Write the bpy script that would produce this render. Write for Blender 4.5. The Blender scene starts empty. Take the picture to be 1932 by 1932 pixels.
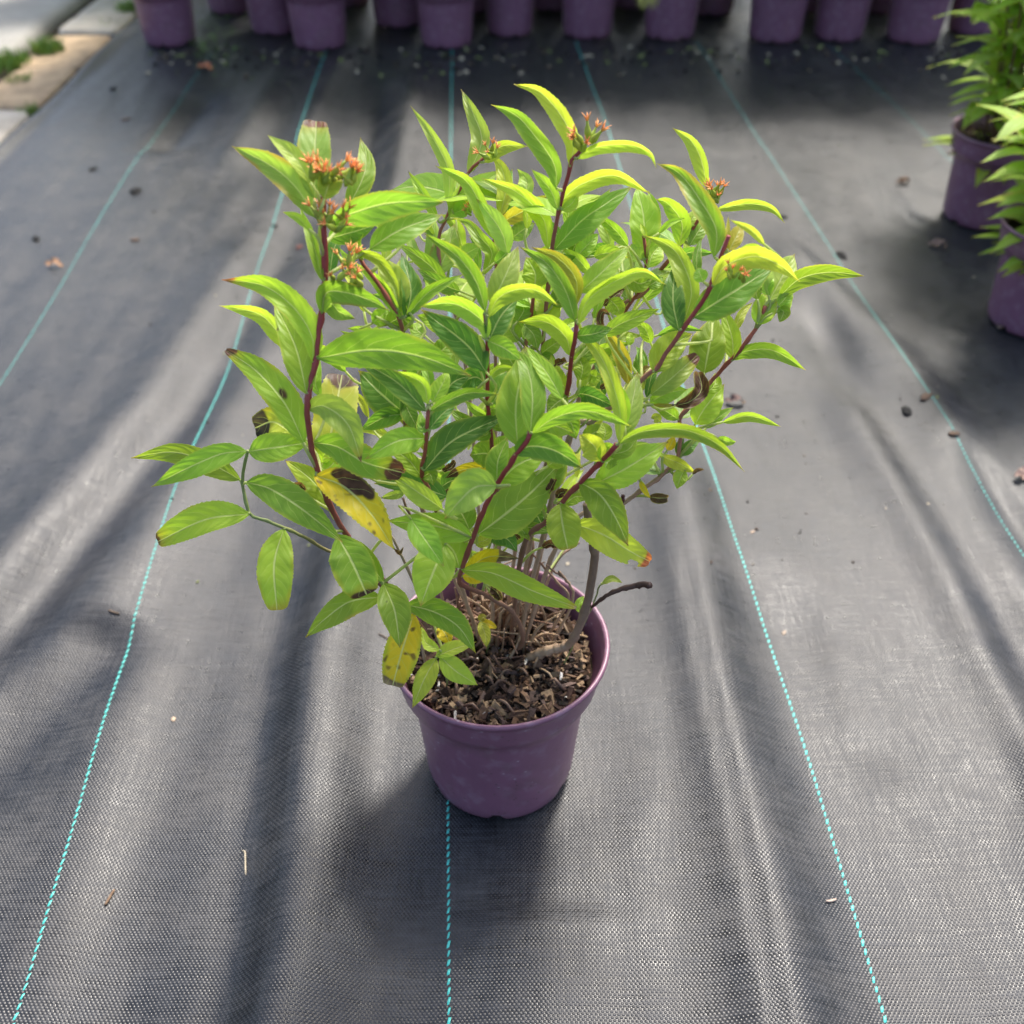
import bpy, math, random
import numpy as np
from mathutils import Vector, Matrix, noise as mnoise

random.seed(7); np.random.seed(7)
SC = bpy.context.scene
COL = SC.collection
R = math.radians

# ------------------------------------------------------------------ camera
CAM_H = 0.85
PITCH = R(39.9)
FPX = 1935.0            # focal length in units of a 1932 px wide picture
CX = CY = 966.0
cam_d = bpy.data.cameras.new('camera'); cam = bpy.data.objects.new('camera', cam_d)
COL.objects.link(cam); SC.camera = cam
cam.location = (0, 0, CAM_H)
cam.rotation_euler = (math.pi / 2 - PITCH, 0, 0)
cam_d.sensor_width = 26.0; cam_d.lens = 26.0 * FPX / 1932.0
cam_d.clip_start = 0.02; cam_d.clip_end = 300
cam_d.dof.use_dof = True; cam_d.dof.focus_distance = 0.77; cam_d.dof.aperture_fstop = 4.0

# ------------------------------------------------------------------ light
SUN_EL, SUN_AZ = R(55), R(24)     # behind the plants, a little to the right (azimuth from +Y to +X)
wd = bpy.data.worlds.new('World'); SC.world = wd; wd.use_nodes = True
nt = wd.node_tree; nt.nodes.clear()
sky = nt.nodes.new('ShaderNodeTexSky'); sky.sky_type = 'NISHITA'; sky.sun_disc = False
sky.sun_elevation = SUN_EL; sky.sun_rotation = SUN_AZ
sky.air_density = 1.0; sky.dust_density = 3.5; sky.ozone_density = 1.0
bg = nt.nodes.new('ShaderNodeBackground'); bg.inputs['Strength'].default_value = 0.15
wo = nt.nodes.new('ShaderNodeOutputWorld')
nt.links.new(sky.outputs[0], bg.inputs[0]); nt.links.new(bg.outputs[0], wo.inputs[0])
sd = bpy.data.lights.new('sun', 'SUN'); sun = bpy.data.objects.new('sun', sd); COL.objects.link(sun)
sd.energy = 3.0; sd.angle = R(9.0); sd.color = (1.0, 0.95, 0.87)
sv = Vector((math.sin(SUN_AZ) * math.cos(SUN_EL), math.cos(SUN_AZ) * math.cos(SUN_EL), math.sin(SUN_EL)))
sun.rotation_euler = sv.to_track_quat('Z', 'Y').to_euler(); sun.location = (1, 3, 4)
vs = SC.view_settings
vs.view_transform = 'Standard'; vs.look = 'None'; vs.gamma = 1.0; vs.use_curve_mapping = False
vs.exposure = 1.25

# ------------------------------------------------------------------ picture <-> place
FW = np.array((0, math.cos(PITCH), -math.sin(PITCH))); UP = np.array((0, math.sin(PITCH), math.cos(PITCH)))
CAMP = np.array((0, 0, CAM_H))
def at_depth(px, py, zc):
    return CAMP + zc * (FW + UP * (-(py - CY) / FPX) + np.array((1, 0, 0)) * ((px - CX) / FPX))
def depth_for_y(px, py, Y):
    return Y / (math.cos(PITCH) - (py - CY) / FPX * math.sin(PITCH))
def on_ground(px, py, z=0.0):
    zc = (CAM_H - z) / (math.sin(PITCH) + (py - CY) / FPX * math.cos(PITCH))
    return at_depth(px, py, zc)
def to_px(p):
    d = np.array(p) - CAMP; zc = d @ FW
    return np.array((CX + d[0] / zc * FPX, CY - (d @ UP) / zc * FPX)), zc

# ------------------------------------------------------------------ small helpers
def tag(o, label=None, cat=None, group=None, kind=None):
    if label: o['label'] = label
    if cat: o['category'] = cat
    if group: o['group'] = group
    if kind: o['kind'] = kind
    return o
def mesh_obj(name, verts, faces, mat=None, parent=None, smooth=True, mesh=None):
    me = bpy.data.meshes.new(name)
    me.from_pydata([tuple(v) for v in verts], [], [tuple(f) for f in faces]); me.update()
    if mat: me.materials.append(mat)
    if smooth: me.polygons.foreach_set('use_smooth', [True] * len(me.polygons))
    o = bpy.data.objects.new(name, me); COL.objects.link(o)
    if parent: o.parent = parent
    return o
def empty(name, loc, rz=0):
    o = bpy.data.objects.new(name, None); COL.objects.link(o); o.location = loc; o.rotation_euler = (0, 0, rz)
    o.empty_display_size = 0.05
    return o
class MB:
    def __init__(s): s.v = []; s.f = []
    def add(s, v, f):
        b = len(s.v); s.v += [tuple(x) for x in v]; s.f += [tuple(i + b for i in q) for q in f]
    def build(s, name, mat, parent=None, smooth=True): return mesh_obj(name, s.v, s.f, mat, parent, smooth)
def catmull(pts, n):
    P = np.array(pts, float); m = len(P)
    if m == 2: return np.array([P[0] + (P[1] - P[0]) * t for t in np.linspace(0, 1, n)])
    Q = np.vstack([2 * P[0] - P[1], P, 2 * P[-1] - P[-2]])
    d = np.r_[0, np.cumsum(np.linalg.norm(np.diff(P[:, :2] if P.shape[1] > 2 else P, axis=0), axis=1))]
    d /= d[-1]; out = []
    for t in np.linspace(0, 1, n):
        i = min(max(np.searchsorted(d, t, 'right') - 1, 0), m - 2)
        u = (t - d[i]) / max(d[i + 1] - d[i], 1e-9)
        a, b, c, e = Q[i], Q[i + 1], Q[i + 2], Q[i + 3]
        out.append(0.5 * (2 * b + (c - a) * u + (2 * a - 5 * b + 4 * c - e) * u * u + (3 * b - a - 3 * c + e) * u ** 3))
    return np.array(out)
def norm(v): return v / (np.linalg.norm(v) + 1e-12)
def tube(path, radii, seg=7, wob=0.0):
    path = np.array(path); n = len(path); V = []; F = []
    t0 = norm(path[1] - path[0]); ref = np.array((0.3, 0.9, 0.1)) if abs(t0[2]) > 0.7 else np.array((0, 0, 1.0))
    b = norm(np.cross(t0, ref))
    for i in range(n):
        t = norm(path[min(i + 1, n - 1)] - path[max(i - 1, 0)])
        b = norm(b - t * (b @ t)); c = np.cross(t, b)
        for k in range(seg):
            a = 2 * math.pi * k / seg
            r = radii[i] * (1 + wob * (random.random() - .5))
            V.append(path[i] + r * (math.cos(a) * b + math.sin(a) * c))
    for i in range(n - 1):
        for k in range(seg):
            k2 = (k + 1) % seg
            F.append((i * seg + k, i * seg + k2, (i + 1) * seg + k2, (i + 1) * seg + k))
    F.append(tuple(range(seg))[::-1]); F.append(tuple((n - 1) * seg + k for k in range(seg)))
    return V, F

# ------------------------------------------------------------------ materials
def new_mat(name):
    m = bpy.data.materials.new(name); m.use_nodes = True
    t = m.node_tree; return m, t, t.nodes, t.links, t.nodes['Principled BSDF']
def mth(t, op, a, b=None, c=None):
    n = t.nodes.new('ShaderNodeMath'); n.operation = op
    for i, x in enumerate((a, b, c)):
        if x is None: continue
        if isinstance(x, (int, float)): n.inputs[i].default_value = x
        else: t.links.new(x, n.inputs[i])
    return n.outputs[0]
def noise_n(t, scale, detail=4, vec=None, rough=.55):
    n = t.nodes.new('ShaderNodeTexNoise'); n.inputs['Scale'].default_value = scale
    n.inputs['Detail'].default_value = detail; n.inputs['Roughness'].default_value = rough
    if vec is not None: t.links.new(vec, n.inputs['Vector'])
    return n
def ramp(t, fac, stops):
    n = t.nodes.new('ShaderNodeValToRGB'); e = n.color_ramp.elements
    while len(e) < len(stops): e.new(0.5)
    for i, (p, c) in enumerate(stops): e[i].position = p; e[i].color = (*c, 1)
    t.links.new(fac, n.inputs[0]); return n.outputs[0]
def mix(t, fac, a, b, mode='MIX'):
    n = t.nodes.new('ShaderNodeMix'); n.data_type = 'RGBA'; n.blend_type = mode
    for s, x in ((n.inputs[0], fac), (n.inputs[6], a), (n.inputs[7], b)):
        if isinstance(x, (int, float)): s.default_value = x
        elif isinstance(x, tuple): s.default_value = (*x, 1)
        else: t.links.new(x, s)
    return n.outputs[2]
def bump(t, h, dist, strength=1.0, prev=None):
    n = t.nodes.new('ShaderNodeBump'); n.inputs['Distance'].default_value = dist; n.inputs['Strength'].default_value = strength
    t.links.new(h, n.inputs['Height'])
    if prev is not None: t.links.new(prev, n.inputs['Normal'])
    return n.outputs[0]
def objvec(t, out='Object'):
    return t.nodes.new('ShaderNodeTexCoord').outputs[out]

def mat_cloth():
    m, t, N, K, B = new_mat('woven_groundcover')
    uv = t.nodes.new('ShaderNodeUVMap'); uv.uv_map = 'flat'
    sep = t.nodes.new('ShaderNodeSeparateXYZ'); K.new(uv.outputs[0], sep.inputs[0])
    vec = uv.outputs[0]
    wn = noise_n(t, 30, 3, vec)
    wob = mth(t, 'MULTIPLY', mth(t, 'SUBTRACT', wn.outputs['Fac'], .5), 0.0016)
    x = mth(t, 'ADD', sep.outputs[0], wob); y = mth(t, 'ADD', sep.outputs[1], wob)
    PX, PY = 0.0018, 0.0023
    sx = mth(t, 'SINE', mth(t, 'MULTIPLY', x, math.pi / PX)); sy = mth(t, 'SINE', mth(t, 'MULTIPLY', y, math.pi / PY))
    ck = mth(t, 'MULTIPLY', sx, sy)
    row = mth(t, 'ABSOLUTE', sy)
    colm = mth(t, 'ABSOLUTE', sx)
    h = mth(t, 'ADD', mth(t, 'ADD', mth(t, 'MULTIPLY', ck, 0.42), mth(t, 'MULTIPLY', row, 0.33)), mth(t, 'MULTIPLY', colm, 0.12))
    # fibre irregularity: each thread a little different
    v2 = t.nodes.new('ShaderNodeMapping'); v2.inputs['Scale'].default_value = (240, 30, 1); K.new(vec, v2.inputs[0])
    f1 = noise_n(t, 1.0, 2, v2.outputs[0])
    v3 = t.nodes.new('ShaderNodeMapping'); v3.inputs['Scale'].default_value = (30, 240, 1); K.new(vec, v3.inputs[0])
    f2 = noise_n(t, 1.0, 2, v3.outputs[0])
    hh = mth(t, 'ADD', h, mth(t, 'MULTIPLY', mth(t, 'ADD', f1.outputs['Fac'], f2.outputs['Fac']), 0.6))
    big = noise_n(t, 2.3, 5, vec); dust = noise_n(t, 14, 6, vec, .65)
    c = ramp(t, big.outputs['Fac'], [(.3, (.012, .013, .0155)), (.7, (.023, .0245, .028))])
    c = mix(t, mth(t, 'MULTIPLY', mth(t, 'MAXIMUM', mth(t, 'SUBTRACT', dust.outputs['Fac'], .42), 0.0), 1.5), c, (.085, .078, .07))
    c = mix(t, mth(t, 'MULTIPLY', mth(t, 'GREATER_THAN', ck, 0.15), .55), c, mix(t, .5, c, (.075, .075, .08)))
    gap = mth(t, 'LESS_THAN', mth(t, 'ADD', row, mth(t, 'MULTIPLY', colm, .5)), .28)
    c = mix(t, mth(t, 'MULTIPLY', gap, .85), c, (.012, .012, .013))
    thr = mth(t, 'ADD', mth(t, 'MULTIPLY', f1.outputs['Fac'], .9), mth(t, 'MULTIPLY', f2.outputs['Fac'], 1.5))
    thr = mth(t, 'MAXIMUM', mth(t, 'SUBTRACT', thr, .45), .25)
    cmb = t.nodes.new('ShaderNodeCombineXYZ')
    for i_ in range(3): K.new(thr, cmb.inputs[i_])
    c = mix(t, 1.0, c, cmb.outputs[0], 'MULTIPLY')
    # darker blots: a wet stain, plus plant shade painted left of the pot
    for (bx, by, br) in STAIN_SHADE:
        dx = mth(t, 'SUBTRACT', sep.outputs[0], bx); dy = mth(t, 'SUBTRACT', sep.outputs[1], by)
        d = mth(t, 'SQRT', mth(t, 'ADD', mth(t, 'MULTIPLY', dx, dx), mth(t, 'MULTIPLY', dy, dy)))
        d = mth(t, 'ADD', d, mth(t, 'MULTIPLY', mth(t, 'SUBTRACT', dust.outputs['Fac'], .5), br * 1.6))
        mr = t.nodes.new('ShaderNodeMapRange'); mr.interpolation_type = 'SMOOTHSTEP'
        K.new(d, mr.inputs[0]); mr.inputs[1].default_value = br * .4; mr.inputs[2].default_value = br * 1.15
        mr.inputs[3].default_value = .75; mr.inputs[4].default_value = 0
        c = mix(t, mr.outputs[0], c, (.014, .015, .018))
    K.new(c, B.inputs['Base Color'])
    K.new(mth(t, 'ADD', mth(t, 'ADD', mth(t, 'MULTIPLY', dust.outputs['Fac'], .26), .255), mth(t, 'MULTIPLY', mth(t, 'SUBTRACT', mth(t, 'ADD', f1.outputs['Fac'], f2.outputs['Fac']), 1.0), .35)), B.inputs['Roughness'])
    B.inputs['Specular IOR Level'].default_value = 0.40
    K.new(bump(t, hh, 0.0006, .85), B.inputs['Normal'])
    return m
def mat_simple(name, col, rough=.6, var=.25, scale=30, spec=.4, bumpd=0, bscale=None):
    m, t, N, K, B = new_mat(name); vec = objvec(t)
    n = noise_n(t, scale, 5, vec)
    lo = tuple(c * (1 - var) for c in col); hi = tuple(min(1, c * (1 + var)) for c in col)
    K.new(ramp(t, n.outputs['Fac'], [(.3, lo), (.7, hi)]), B.inputs['Base Color'])
    B.inputs['Roughness'].default_value = rough; B.inputs['Specular IOR Level'].default_value = spec
    if bumpd:
        n2 = noise_n(t, bscale or scale * 2, 6, vec, .65)
        K.new(bump(t, n2.outputs['Fac'], bumpd), B.inputs['Normal'])
    return m
def mat_pot(name, base):
    m, t, N, K, B = new_mat(name); vec = objvec(t)
    n = noise_n(t, 9, 5, vec); fine = noise_n(t, 70, 4, vec)
    c = ramp(t, n.outputs['Fac'], [(.3, tuple(x * .88 for x in base)), (.7, tuple(x * 1.12 for x in base))])
    # dusty scuffs and dried water spots
    vo = t.nodes.new('ShaderNodeTexVoronoi'); vo.inputs['Scale'].default_value = 75; K.new(vec, vo.inputs['Vector'])
    spot = mth(t, 'MULTIPLY', mth(t, 'LESS_THAN', vo.outputs['Distance'], .10), mth(t, 'GREATER_THAN', fine.outputs['Fac'], .5))
    c = mix(t, mth(t, 'MULTIPLY', spot, .6), c, (.36, .28, .33))
    scuff = mth(t, 'MULTIPLY', mth(t, 'MAXIMUM', mth(t, 'SUBTRACT', fine.outputs['Fac'], .52), 0), 1.8)
    c = mix(t, scuff, c, (.30, .22, .27))
    v9 = t.nodes.new('ShaderNodeTexVoronoi'); v9.inputs['Scale'].default_value = 140; K.new(vec, v9.inputs['Vector'])
    big9 = noise_n(t, 22, 3, vec)
    c = mix(t, mth(t, 'MULTIPLY', mth(t, 'MULTIPLY', mth(t, 'LESS_THAN', v9.outputs['Distance'], .16), mth(t, 'GREATER_THAN', big9.outputs['Fac'], .54)), .6), c, (.07, .045, .035))
    drt = noise_n(t, 16, 6, vec, .7)
    c = mix(t, mth(t, 'MULTIPLY', mth(t, 'MAXIMUM', mth(t, 'SUBTRACT', drt.outputs['Fac'], .55), 0), 3.0), c, (.10, .065, .06))
    K.new(c, B.inputs['Base Color'])
    K.new(mth(t, 'ADD', mth(t, 'MULTIPLY', fine.outputs['Fac'], .25), .26), B.inputs['Roughness'])
    B.inputs['Specular IOR Level'].default_value = .5
    K.new(bump(t, fine.outputs['Fac'], .0003, .5), B.inputs['Normal'])
    return m
def mat_leaf():
    m, t, N, K, B = new_mat('leaf_blade')
    col = t.nodes.new('ShaderNodeAttribute'); col.attribute_name = 'tint'
    uv = t.nodes.new('ShaderNodeUVMap'); uv.uv_map = 'leaf'
    sep = t.nodes.new('ShaderNodeSeparateXYZ'); K.new(uv.outputs[0], sep.inputs[0])
    u, v = sep.outputs[0], sep.outputs[1]          # u along the blade, v across -1..1
    av = mth(t, 'ABSOLUTE', v)
    # side veins run forward in an arc from the midrib
    pos0 = objvec(t); wv = noise_n(t, 90, 2, pos0)
    ph = mth(t, 'SUBTRACT', mth(t, 'MULTIPLY', u, 6.8), mth(t, 'MULTIPLY', mth(t, 'POWER', av, 1.4), 1.7))
    ph = mth(t, 'ADD', ph, mth(t, 'MULTIPLY', wv.outputs['Fac'], .7))
    ph = mth(t, 'ADD', ph, mth(t, 'MULTIPLY', mth(t, 'GREATER_THAN', v, 0.0), .37))
    fr = mth(t, 'ABSOLUTE', mth(t, 'SUBTRACT', mth(t, 'FRACT', ph), .5))      # 0 on a vein
    def sm(x, a, b):
        mr = t.nodes.new('ShaderNodeMapRange'); mr.interpolation_type = 'SMOOTHSTEP'; K.new(x, mr.inputs[0])
        mr.inputs[1].default_value = a; mr.inputs[2].default_value = b; mr.inputs[3].default_value = 1; mr.inputs[4].default_value = 0
        return mr.outputs[0]
    side = mth(t, 'MULTIPLY', sm(fr, .012, .05), sm(av, .6, .95))
    mid = sm(av, .03, .085)
    pos = objvec(t)
    mot = noise_n(t, 55, 4, pos); fine = noise_n(t, 320, 3, pos)
    base = col.outputs['Color']
    c = mix(t, mth(t, 'MULTIPLY', mth(t, 'SUBTRACT', mot.outputs['Fac'], .35), .75), base, mix(t, 1.0, base, (1.35, 1.12, .7), 'MULTIPLY'))
    c = mix(t, mth(t, 'MULTIPLY', side, .55), c, mix(t, .6, base, (.52, .60, .18)))
    c = mix(t, mth(t, 'MULTIPLY', mid, .85), c, mix(t, .7, base, (.64, .68, .30)))
    edge = mth(t, 'MULTIPLY', mth(t, 'SUBTRACT', 1.0, sm(av, .90, 1.0)), .45)
    c = mix(t, edge, c, mix(t, .6, base, (.50, .50, .08)))
    K.new(c, B.inputs['Base Color'])
    K.new(mth(t, 'ADD', mth(t, 'MULTIPLY', fine.outputs['Fac'], .2), .36), B.inputs['Roughness'])
    B.inputs['Specular IOR Level'].default_value = .30
    puff = mth(t, 'ADD', mth(t, 'MULTIPLY', mth(t, 'MULTIPLY', fr, 1.0), sm(av, .75, 1.0)), mth(t, 'MULTIPLY', mot.outputs['Fac'], .8))
    hgt = mth(t, 'SUBTRACT', puff, mth(t, 'MULTIPLY', mid, .8))
    nrm = bump(t, hgt, .0006, .7); nrm = bump(t, fine.outputs['Fac'], .0003, .5, nrm)
    K.new(nrm, B.inputs['Normal'])
    tr = N.new('ShaderNodeBsdfTranslucent')
    K.new(mix(t, 1.0, c, (1.4, 1.5, .8), 'MULTIPLY'), tr.inputs[0]); K.new(nrm, tr.inputs['Normal'])
    ms = N.new('ShaderNodeMixShader'); ms.inputs[0].default_value = .50
    K.new(B.outputs[0], ms.inputs[1]); K.new(tr.outputs[0], ms.inputs[2])
    K.new(ms.outputs[0], N['Material Output'].inputs[0])
    return m
def mat_attr(name, rough=.5, spec=.4, bumpd=.0006, bs=150):
    m, t, N, K, B = new_mat(name)
    col = t.nodes.new('ShaderNodeAttribute'); col.attribute_name = 'tint'
    pos = objvec(t); n = noise_n(t, bs, 4, pos)
    K.new(mix(t, n.outputs['Fac'], mix(t, 1.0, col.outputs['Color'], (.65, .65, .65), 'MULTIPLY'), mix(t, 1.0, col.outputs['Color'], (1.3, 1.3, 1.3), 'MULTIPLY')), B.inputs['Base Color'])
    B.inputs['Roughness'].default_value = rough; B.inputs['Specular IOR Level'].default_value = spec
    K.new(bump(t, n.outputs['Fac'], bumpd), B.inputs['Normal'])
    return m

STAIN_SHADE = []  # wet stain by the pot and shade blots painted into the cloth
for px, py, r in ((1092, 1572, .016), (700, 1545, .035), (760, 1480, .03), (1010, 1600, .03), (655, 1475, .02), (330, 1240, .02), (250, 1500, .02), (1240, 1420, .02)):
    g = on_ground(px, py); STAIN_SHADE.append((float(g[0]), float(g[1]), r))
M_CLOTH = mat_cloth()
M_TEAL = mat_simple('teal_thread', (.05, .44, .38), .45, .25, 300, .5)
M_POT = mat_pot('purple_plastic', (.195, .085, .130))
M_POT2 = mat_pot('purple_plastic_far', (.180, .080, .130))
M_LEAF = mat_leaf()
M_STEM = mat_attr('stem_bark', .5, .35)
M_CHIP = mat_attr('bark_chips', .8, .2, .0015, 220)
M_SOIL = mat_simple('potting_soil', (.022, .015, .010), .95, .5, 120, .1, .004, 180)
M_FLOWER = mat_attr('flower_parts', .5, .3, .0002, 300)
M_SLAB = mat_simple('grey_paving', (.30, .285, .255), .85, .18, 6, .25, .004, 60)
M_TAN = mat_simple('tan_paving', (.46, .33, .20), .85, .3, 14, .25, .009, 60)
M_PALE = mat_simple('pale_paving', (.37, .335, .28), .85, .2, 14, .25, .004, 90)
M_JOINT = mat_simple('joint_soil', (.07, .055, .04), .95, .4, 40, .1, .006, 90)
M_GRASS = mat_attr('grass_blades', .5, .3, .0003, 200)
M_DEBRIS = mat_attr('plant_debris', .8, .2, .0008, 200)
def set_tint(o, cols):
    me = o.data; a = me.color_attributes.new('tint', 'FLOAT_COLOR', 'POINT')
    c = np.ones((len(me.vertices), 4), np.float32); c[:, :3] = cols
    a.data.foreach_set('color', c.ravel())
    return o

# ------------------------------------------------------------------ ground and cloth
g = 60.0
base = mesh_obj('ground', [(-g, -g, -.06), (g, -g, -.06), (g, g, -.06), (-g, g, -.06)], [(0, 1, 2, 3)], M_JOINT, smooth=False)
tag(base, kind='structure')

# folds of the cloth: pixel traces turned into ground polylines; (trace, height, half width, skew)
FOLDS = [
    ([(490, 2060), (548, 1800), (575, 1500), (598, 1250), (660, 1000), (720, 800), (760, 620)], .024, .046, .3),     # ridge left of the pot
    ([(410, 2060), (460, 1750), (500, 1450), (540, 1200), (600, 1000)], -.008, .032, 0),                      # its dark flank
    ([(1500, 2060), (1425, 1640), (1335, 1250), (1283, 950), (1255, 800)], .016, .044, 0),                       # ridge right of the pot
    ([(1478, 2060), (1400, 1640), (1318, 1260), (1270, 980)], -.0028, .006, 0),                                   # sharp crease on it
    ([(1990, 1500), (1800, 1130), (1640, 850), (1560, 700)], .013, .034, 0),
    ([(1990, 1370), (1830, 1090), (1690, 860), (1580, 690), (1500, 560)], -.011, .04, 0),
    ([(-60, 1270), (130, 1080), (290, 880), (430, 690), (540, 470), (600, 350)], -.013, .042, 0),       # diagonal furrow upper left
    ([(-60, 1150), (110, 960), (270, 770), (400, 580), (500, 420)], .014, .045, 0),
    ([(20, 1400), (250, 1050), (400, 830), (500, 650), (580, 480)], .011, .050, 0),
    ([(180, 2060), (300, 1600), (420, 1180), (490, 900), (560, 600)], -.009, .075, 0),
    ([(-60, 1500), (140, 1280), (230, 1160)], -.012, .05, 0),
    ([(30, 1900), (180, 1500), (320, 1150)], .003, .035, 0),
    ([(700, 560), (745, 380), (770, 250), (790, 120)], .022, .045, 0),
    ([(640, 480), (690, 300), (720, 130)], -.014, .035, 0),
    ([(560, 330), (610, 200), (650, 110)], .016, .04, 0),
    ([(400, 360), (500, 200), (560, 110)], .014, .05, 0),
    ([(300, 300), (400, 170)], -.015, .05, 0),
    ([(1180, 560), (1130, 350), (1090, 170)], .008, .05, 0),
    ([(1420, 420), (1560, 560), (1690, 700), (1932, 1010)], .012, .04, 0),
    ([(1480, 250), (1640, 400), (1760, 560)], .009, .08, 0),
    ([(1560, 620), (1650, 760), (1790, 980), (1990, 1280)], .010, .05, 0),
    ([(1790, 820), (1932, 1020), (2050, 1200)], -.006, .02, 0),
    ([(1700, 2060), (1600, 1700), (1500, 1350), (1440, 1050)], -.008, .05, 0),
    ([(1860, 2060), (1740, 1650), (1640, 1400)], -.004, .05, 0),
    ([(1000, 2060), (1000, 1700)], .005, .09, 0),
]
def fold_height(X, Y):
    Z = np.zeros_like(X)
    for tr, amp, wid, skew in FOLDS:
        P = np.array([on_ground(*q)[:2] for q in tr]); best = np.full(X.shape, 1e9); sg = np.zeros_like(X); par = np.zeros_like(X)
        L = np.r_[0, np.cumsum(np.linalg.norm(np.diff(P, axis=0), axis=1))]
        for i in range(len(P) - 1):
            a, b = P[i], P[i + 1]; d = b - a; l2 = d @ d
            u = ((X - a[0]) * d[0] + (Y - a[1]) * d[1]) / l2; uc = np.clip(u, 0, 1)
            dx = X - a[0] - uc * d[0]; dy = Y - a[1] - uc * d[1]; dd = np.hypot(dx, dy)
            m = dd < best; best = np.where(m, dd, best)
            sg = np.where(m, np.sign(dx * d[1] - dy * d[0]), sg); par = np.where(m, (L[i] + uc * (L[i + 1] - L[i])) / L[-1], par)
        fade = np.clip(np.minimum(par, 1 - par) / .22, 0, 1); fade = fade * fade * (3 - 2 * fade)
        if tr[0][1] > 1900 or tr[0][0] < 0 or tr[0][0] > 1940: fade = np.where(par < .5, 1, fade)
        w = wid * (1 + skew * sg)
        Z += 1.4 * amp * fade * np.exp(-(best / w) ** 2)
    # small irregular waviness along the roll
    def wav(sx, sy, amp, ph):
        return amp * (np.sin(X * sx + ph + 1.7 * np.sin(Y * sy * .6 + ph * 2)) * np.sin(Y * sy + ph * 3 + np.sin(X * sx * .7)))
    Z += wav(21, 3.1, .0022, .4) + wav(47, 5.3, .0011, 1.9) + wav(90, 9, .0005, 3.0) + wav(9, 1.7, .004, 2.2)
    # flat where pots stand
    for (x, y, r) in FLAT:
        d = np.hypot(X - x, Y - y); k = np.clip((d - r) / (r * .9), 0, 1); k = k * k * (3 - 2 * k)
        Z = Z * k
    return Z
# positions of the pots (ground centre of each)
POT_Y = 0.621
POT_C = np.array((on_ground(944, 1452)[0], POT_Y, 0.0))
BACK = [(323, 78, 1.0), (605, 84, 1.02), (522, 56, 1.0), (843, 81, 1.0), (752, 42, 1.0), (962, 60, .92), (1108, 64, .98), (1262, 66, 1.0),
        (1460, 71, 1.02), (1580, 69, .96), (1720, 73, 1.02), (1835, 58, 1.0), (1338, 20, 1.0), (440, 18, 1.0), (655, 5, 1.0), (900, 14, 1.0), (1040, 12, 1.0), (1190, 8, 1.0), (1660, 18, 1.0), (1530, 14, 1.0), (1950, 52, 1.0)]
RIGHT = [(1848, 410), (1946, 606), (2030, 410)]
FLAT = [(POT_C[0], POT_C[1], .085)] + [(*on_ground(x, y)[:2], .08) for x, y, s in BACK] + [(*on_ground(x, y)[:2], .08) for x, y in RIGHT]

# cloth sheet with a straight left edge along the paving
E0 = on_ground(-330, 598)[:2]; E1 = on_ground(268, 26)[:2]     # two points of the edge on the ground
def edge_x(Y): return E0[0] + (Y - E0[1]) * (E1[0] - E0[0]) / (E1[1] - E0[1])
ys = np.r_[np.linspace(-.3, .33, 20)[:-1], np.linspace(.33, 1.5, 300)[:-1], np.linspace(1.5, 3.4, 190)[:-1], np.linspace(3.4, 7, 50)]
us = np.linspace(0, 1, 420)
xr = 2.3
rows_x = []
for y in ys:
    ex = edge_x(y)
    rows_x.append(ex + us * (xr + .25 * y - ex))
X = np.array(rows_x); Y = np.repeat(ys[:, None], len(us), 1)
Zc = fold_height(X, Y)
dE = X - X[:, :1]
Zc = Zc * np.clip(dE / .1, 0, 1) + .008 + .010 * np.exp(-((dE - .018) / .016) ** 2) * (1 + .5 * np.sin(Y * 9)) - .012 * np.exp(-dE / .006)
ny, nx = X.shape
V = np.stack([X, Y, Zc], -1).reshape(-1, 3)
idx = np.arange(ny * nx).reshape(ny, nx)
F = np.stack([idx[:-1, :-1], idx[:-1, 1:], idx[1:, 1:], idx[1:, :-1]], -1).reshape(-1, 4)
me = bpy.data.meshes.new('ground_cloth'); me.from_pydata(V, [], F); me.update()
me.polygons.foreach_set('use_smooth', [True] * len(me.polygons)); me.materials.append(M_CLOTH)
uvl = me.uv_layers.new(name='flat')
li = np.empty(len(me.loops), np.int32); me.loops.foreach_get('vertex_index', li)
uvl.data.foreach_set('uv', V[li, :2].astype(np.float32).ravel())
cloth = bpy.data.objects.new('ground_cloth', me); COL.objects.link(cloth); tag(cloth, kind='structure')
def cloth_z(x, y):
    X = np.array([[float(x)]]); Y = np.array([[float(y)]])
    return float(fold_height(X, Y)[0, 0]) + .008
def cloth_zs(xs, ys_): return fold_height(np.array(xs, float)[None], np.array(ys_, float)[None])[0] + .008

# teal marker threads woven into the cloth: two strands of short floats that pass over and under
LINES = [
    [(-330, 1240), (-60, 820), (0, 737), (120, 540), (237, 338), (330, 205), (400, 105)],
    [(10, 1990), (72, 1800), (145, 1560), (222, 1290), (330, 960), (382, 820), (430, 690), (470, 560), (515, 430), (565, 280), (618, 95)],
    [(849, 1990), (847, 1700), (846, 1500), (846, 1100), (848, 800), (850, 500), (851, 300), (853, 95)],
    [(1690, 1990), (1655, 1870), (1590, 1650), (1525, 1430), (1440, 1180), (1385, 1030), (1325, 850), (1270, 690), (1235, 570), (1180, 370), (1135, 220), (1085, 82)],
    [(2200, 1500), (2050, 1250), (1932, 1060), (1790, 840), (1690, 690), (1600, 535), (1530, 420), (1430, 265), (1312, 80)],
    [(2150, 690), (1950, 480), (1790, 310), (1690, 210), (1560, 90)],
]
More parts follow.
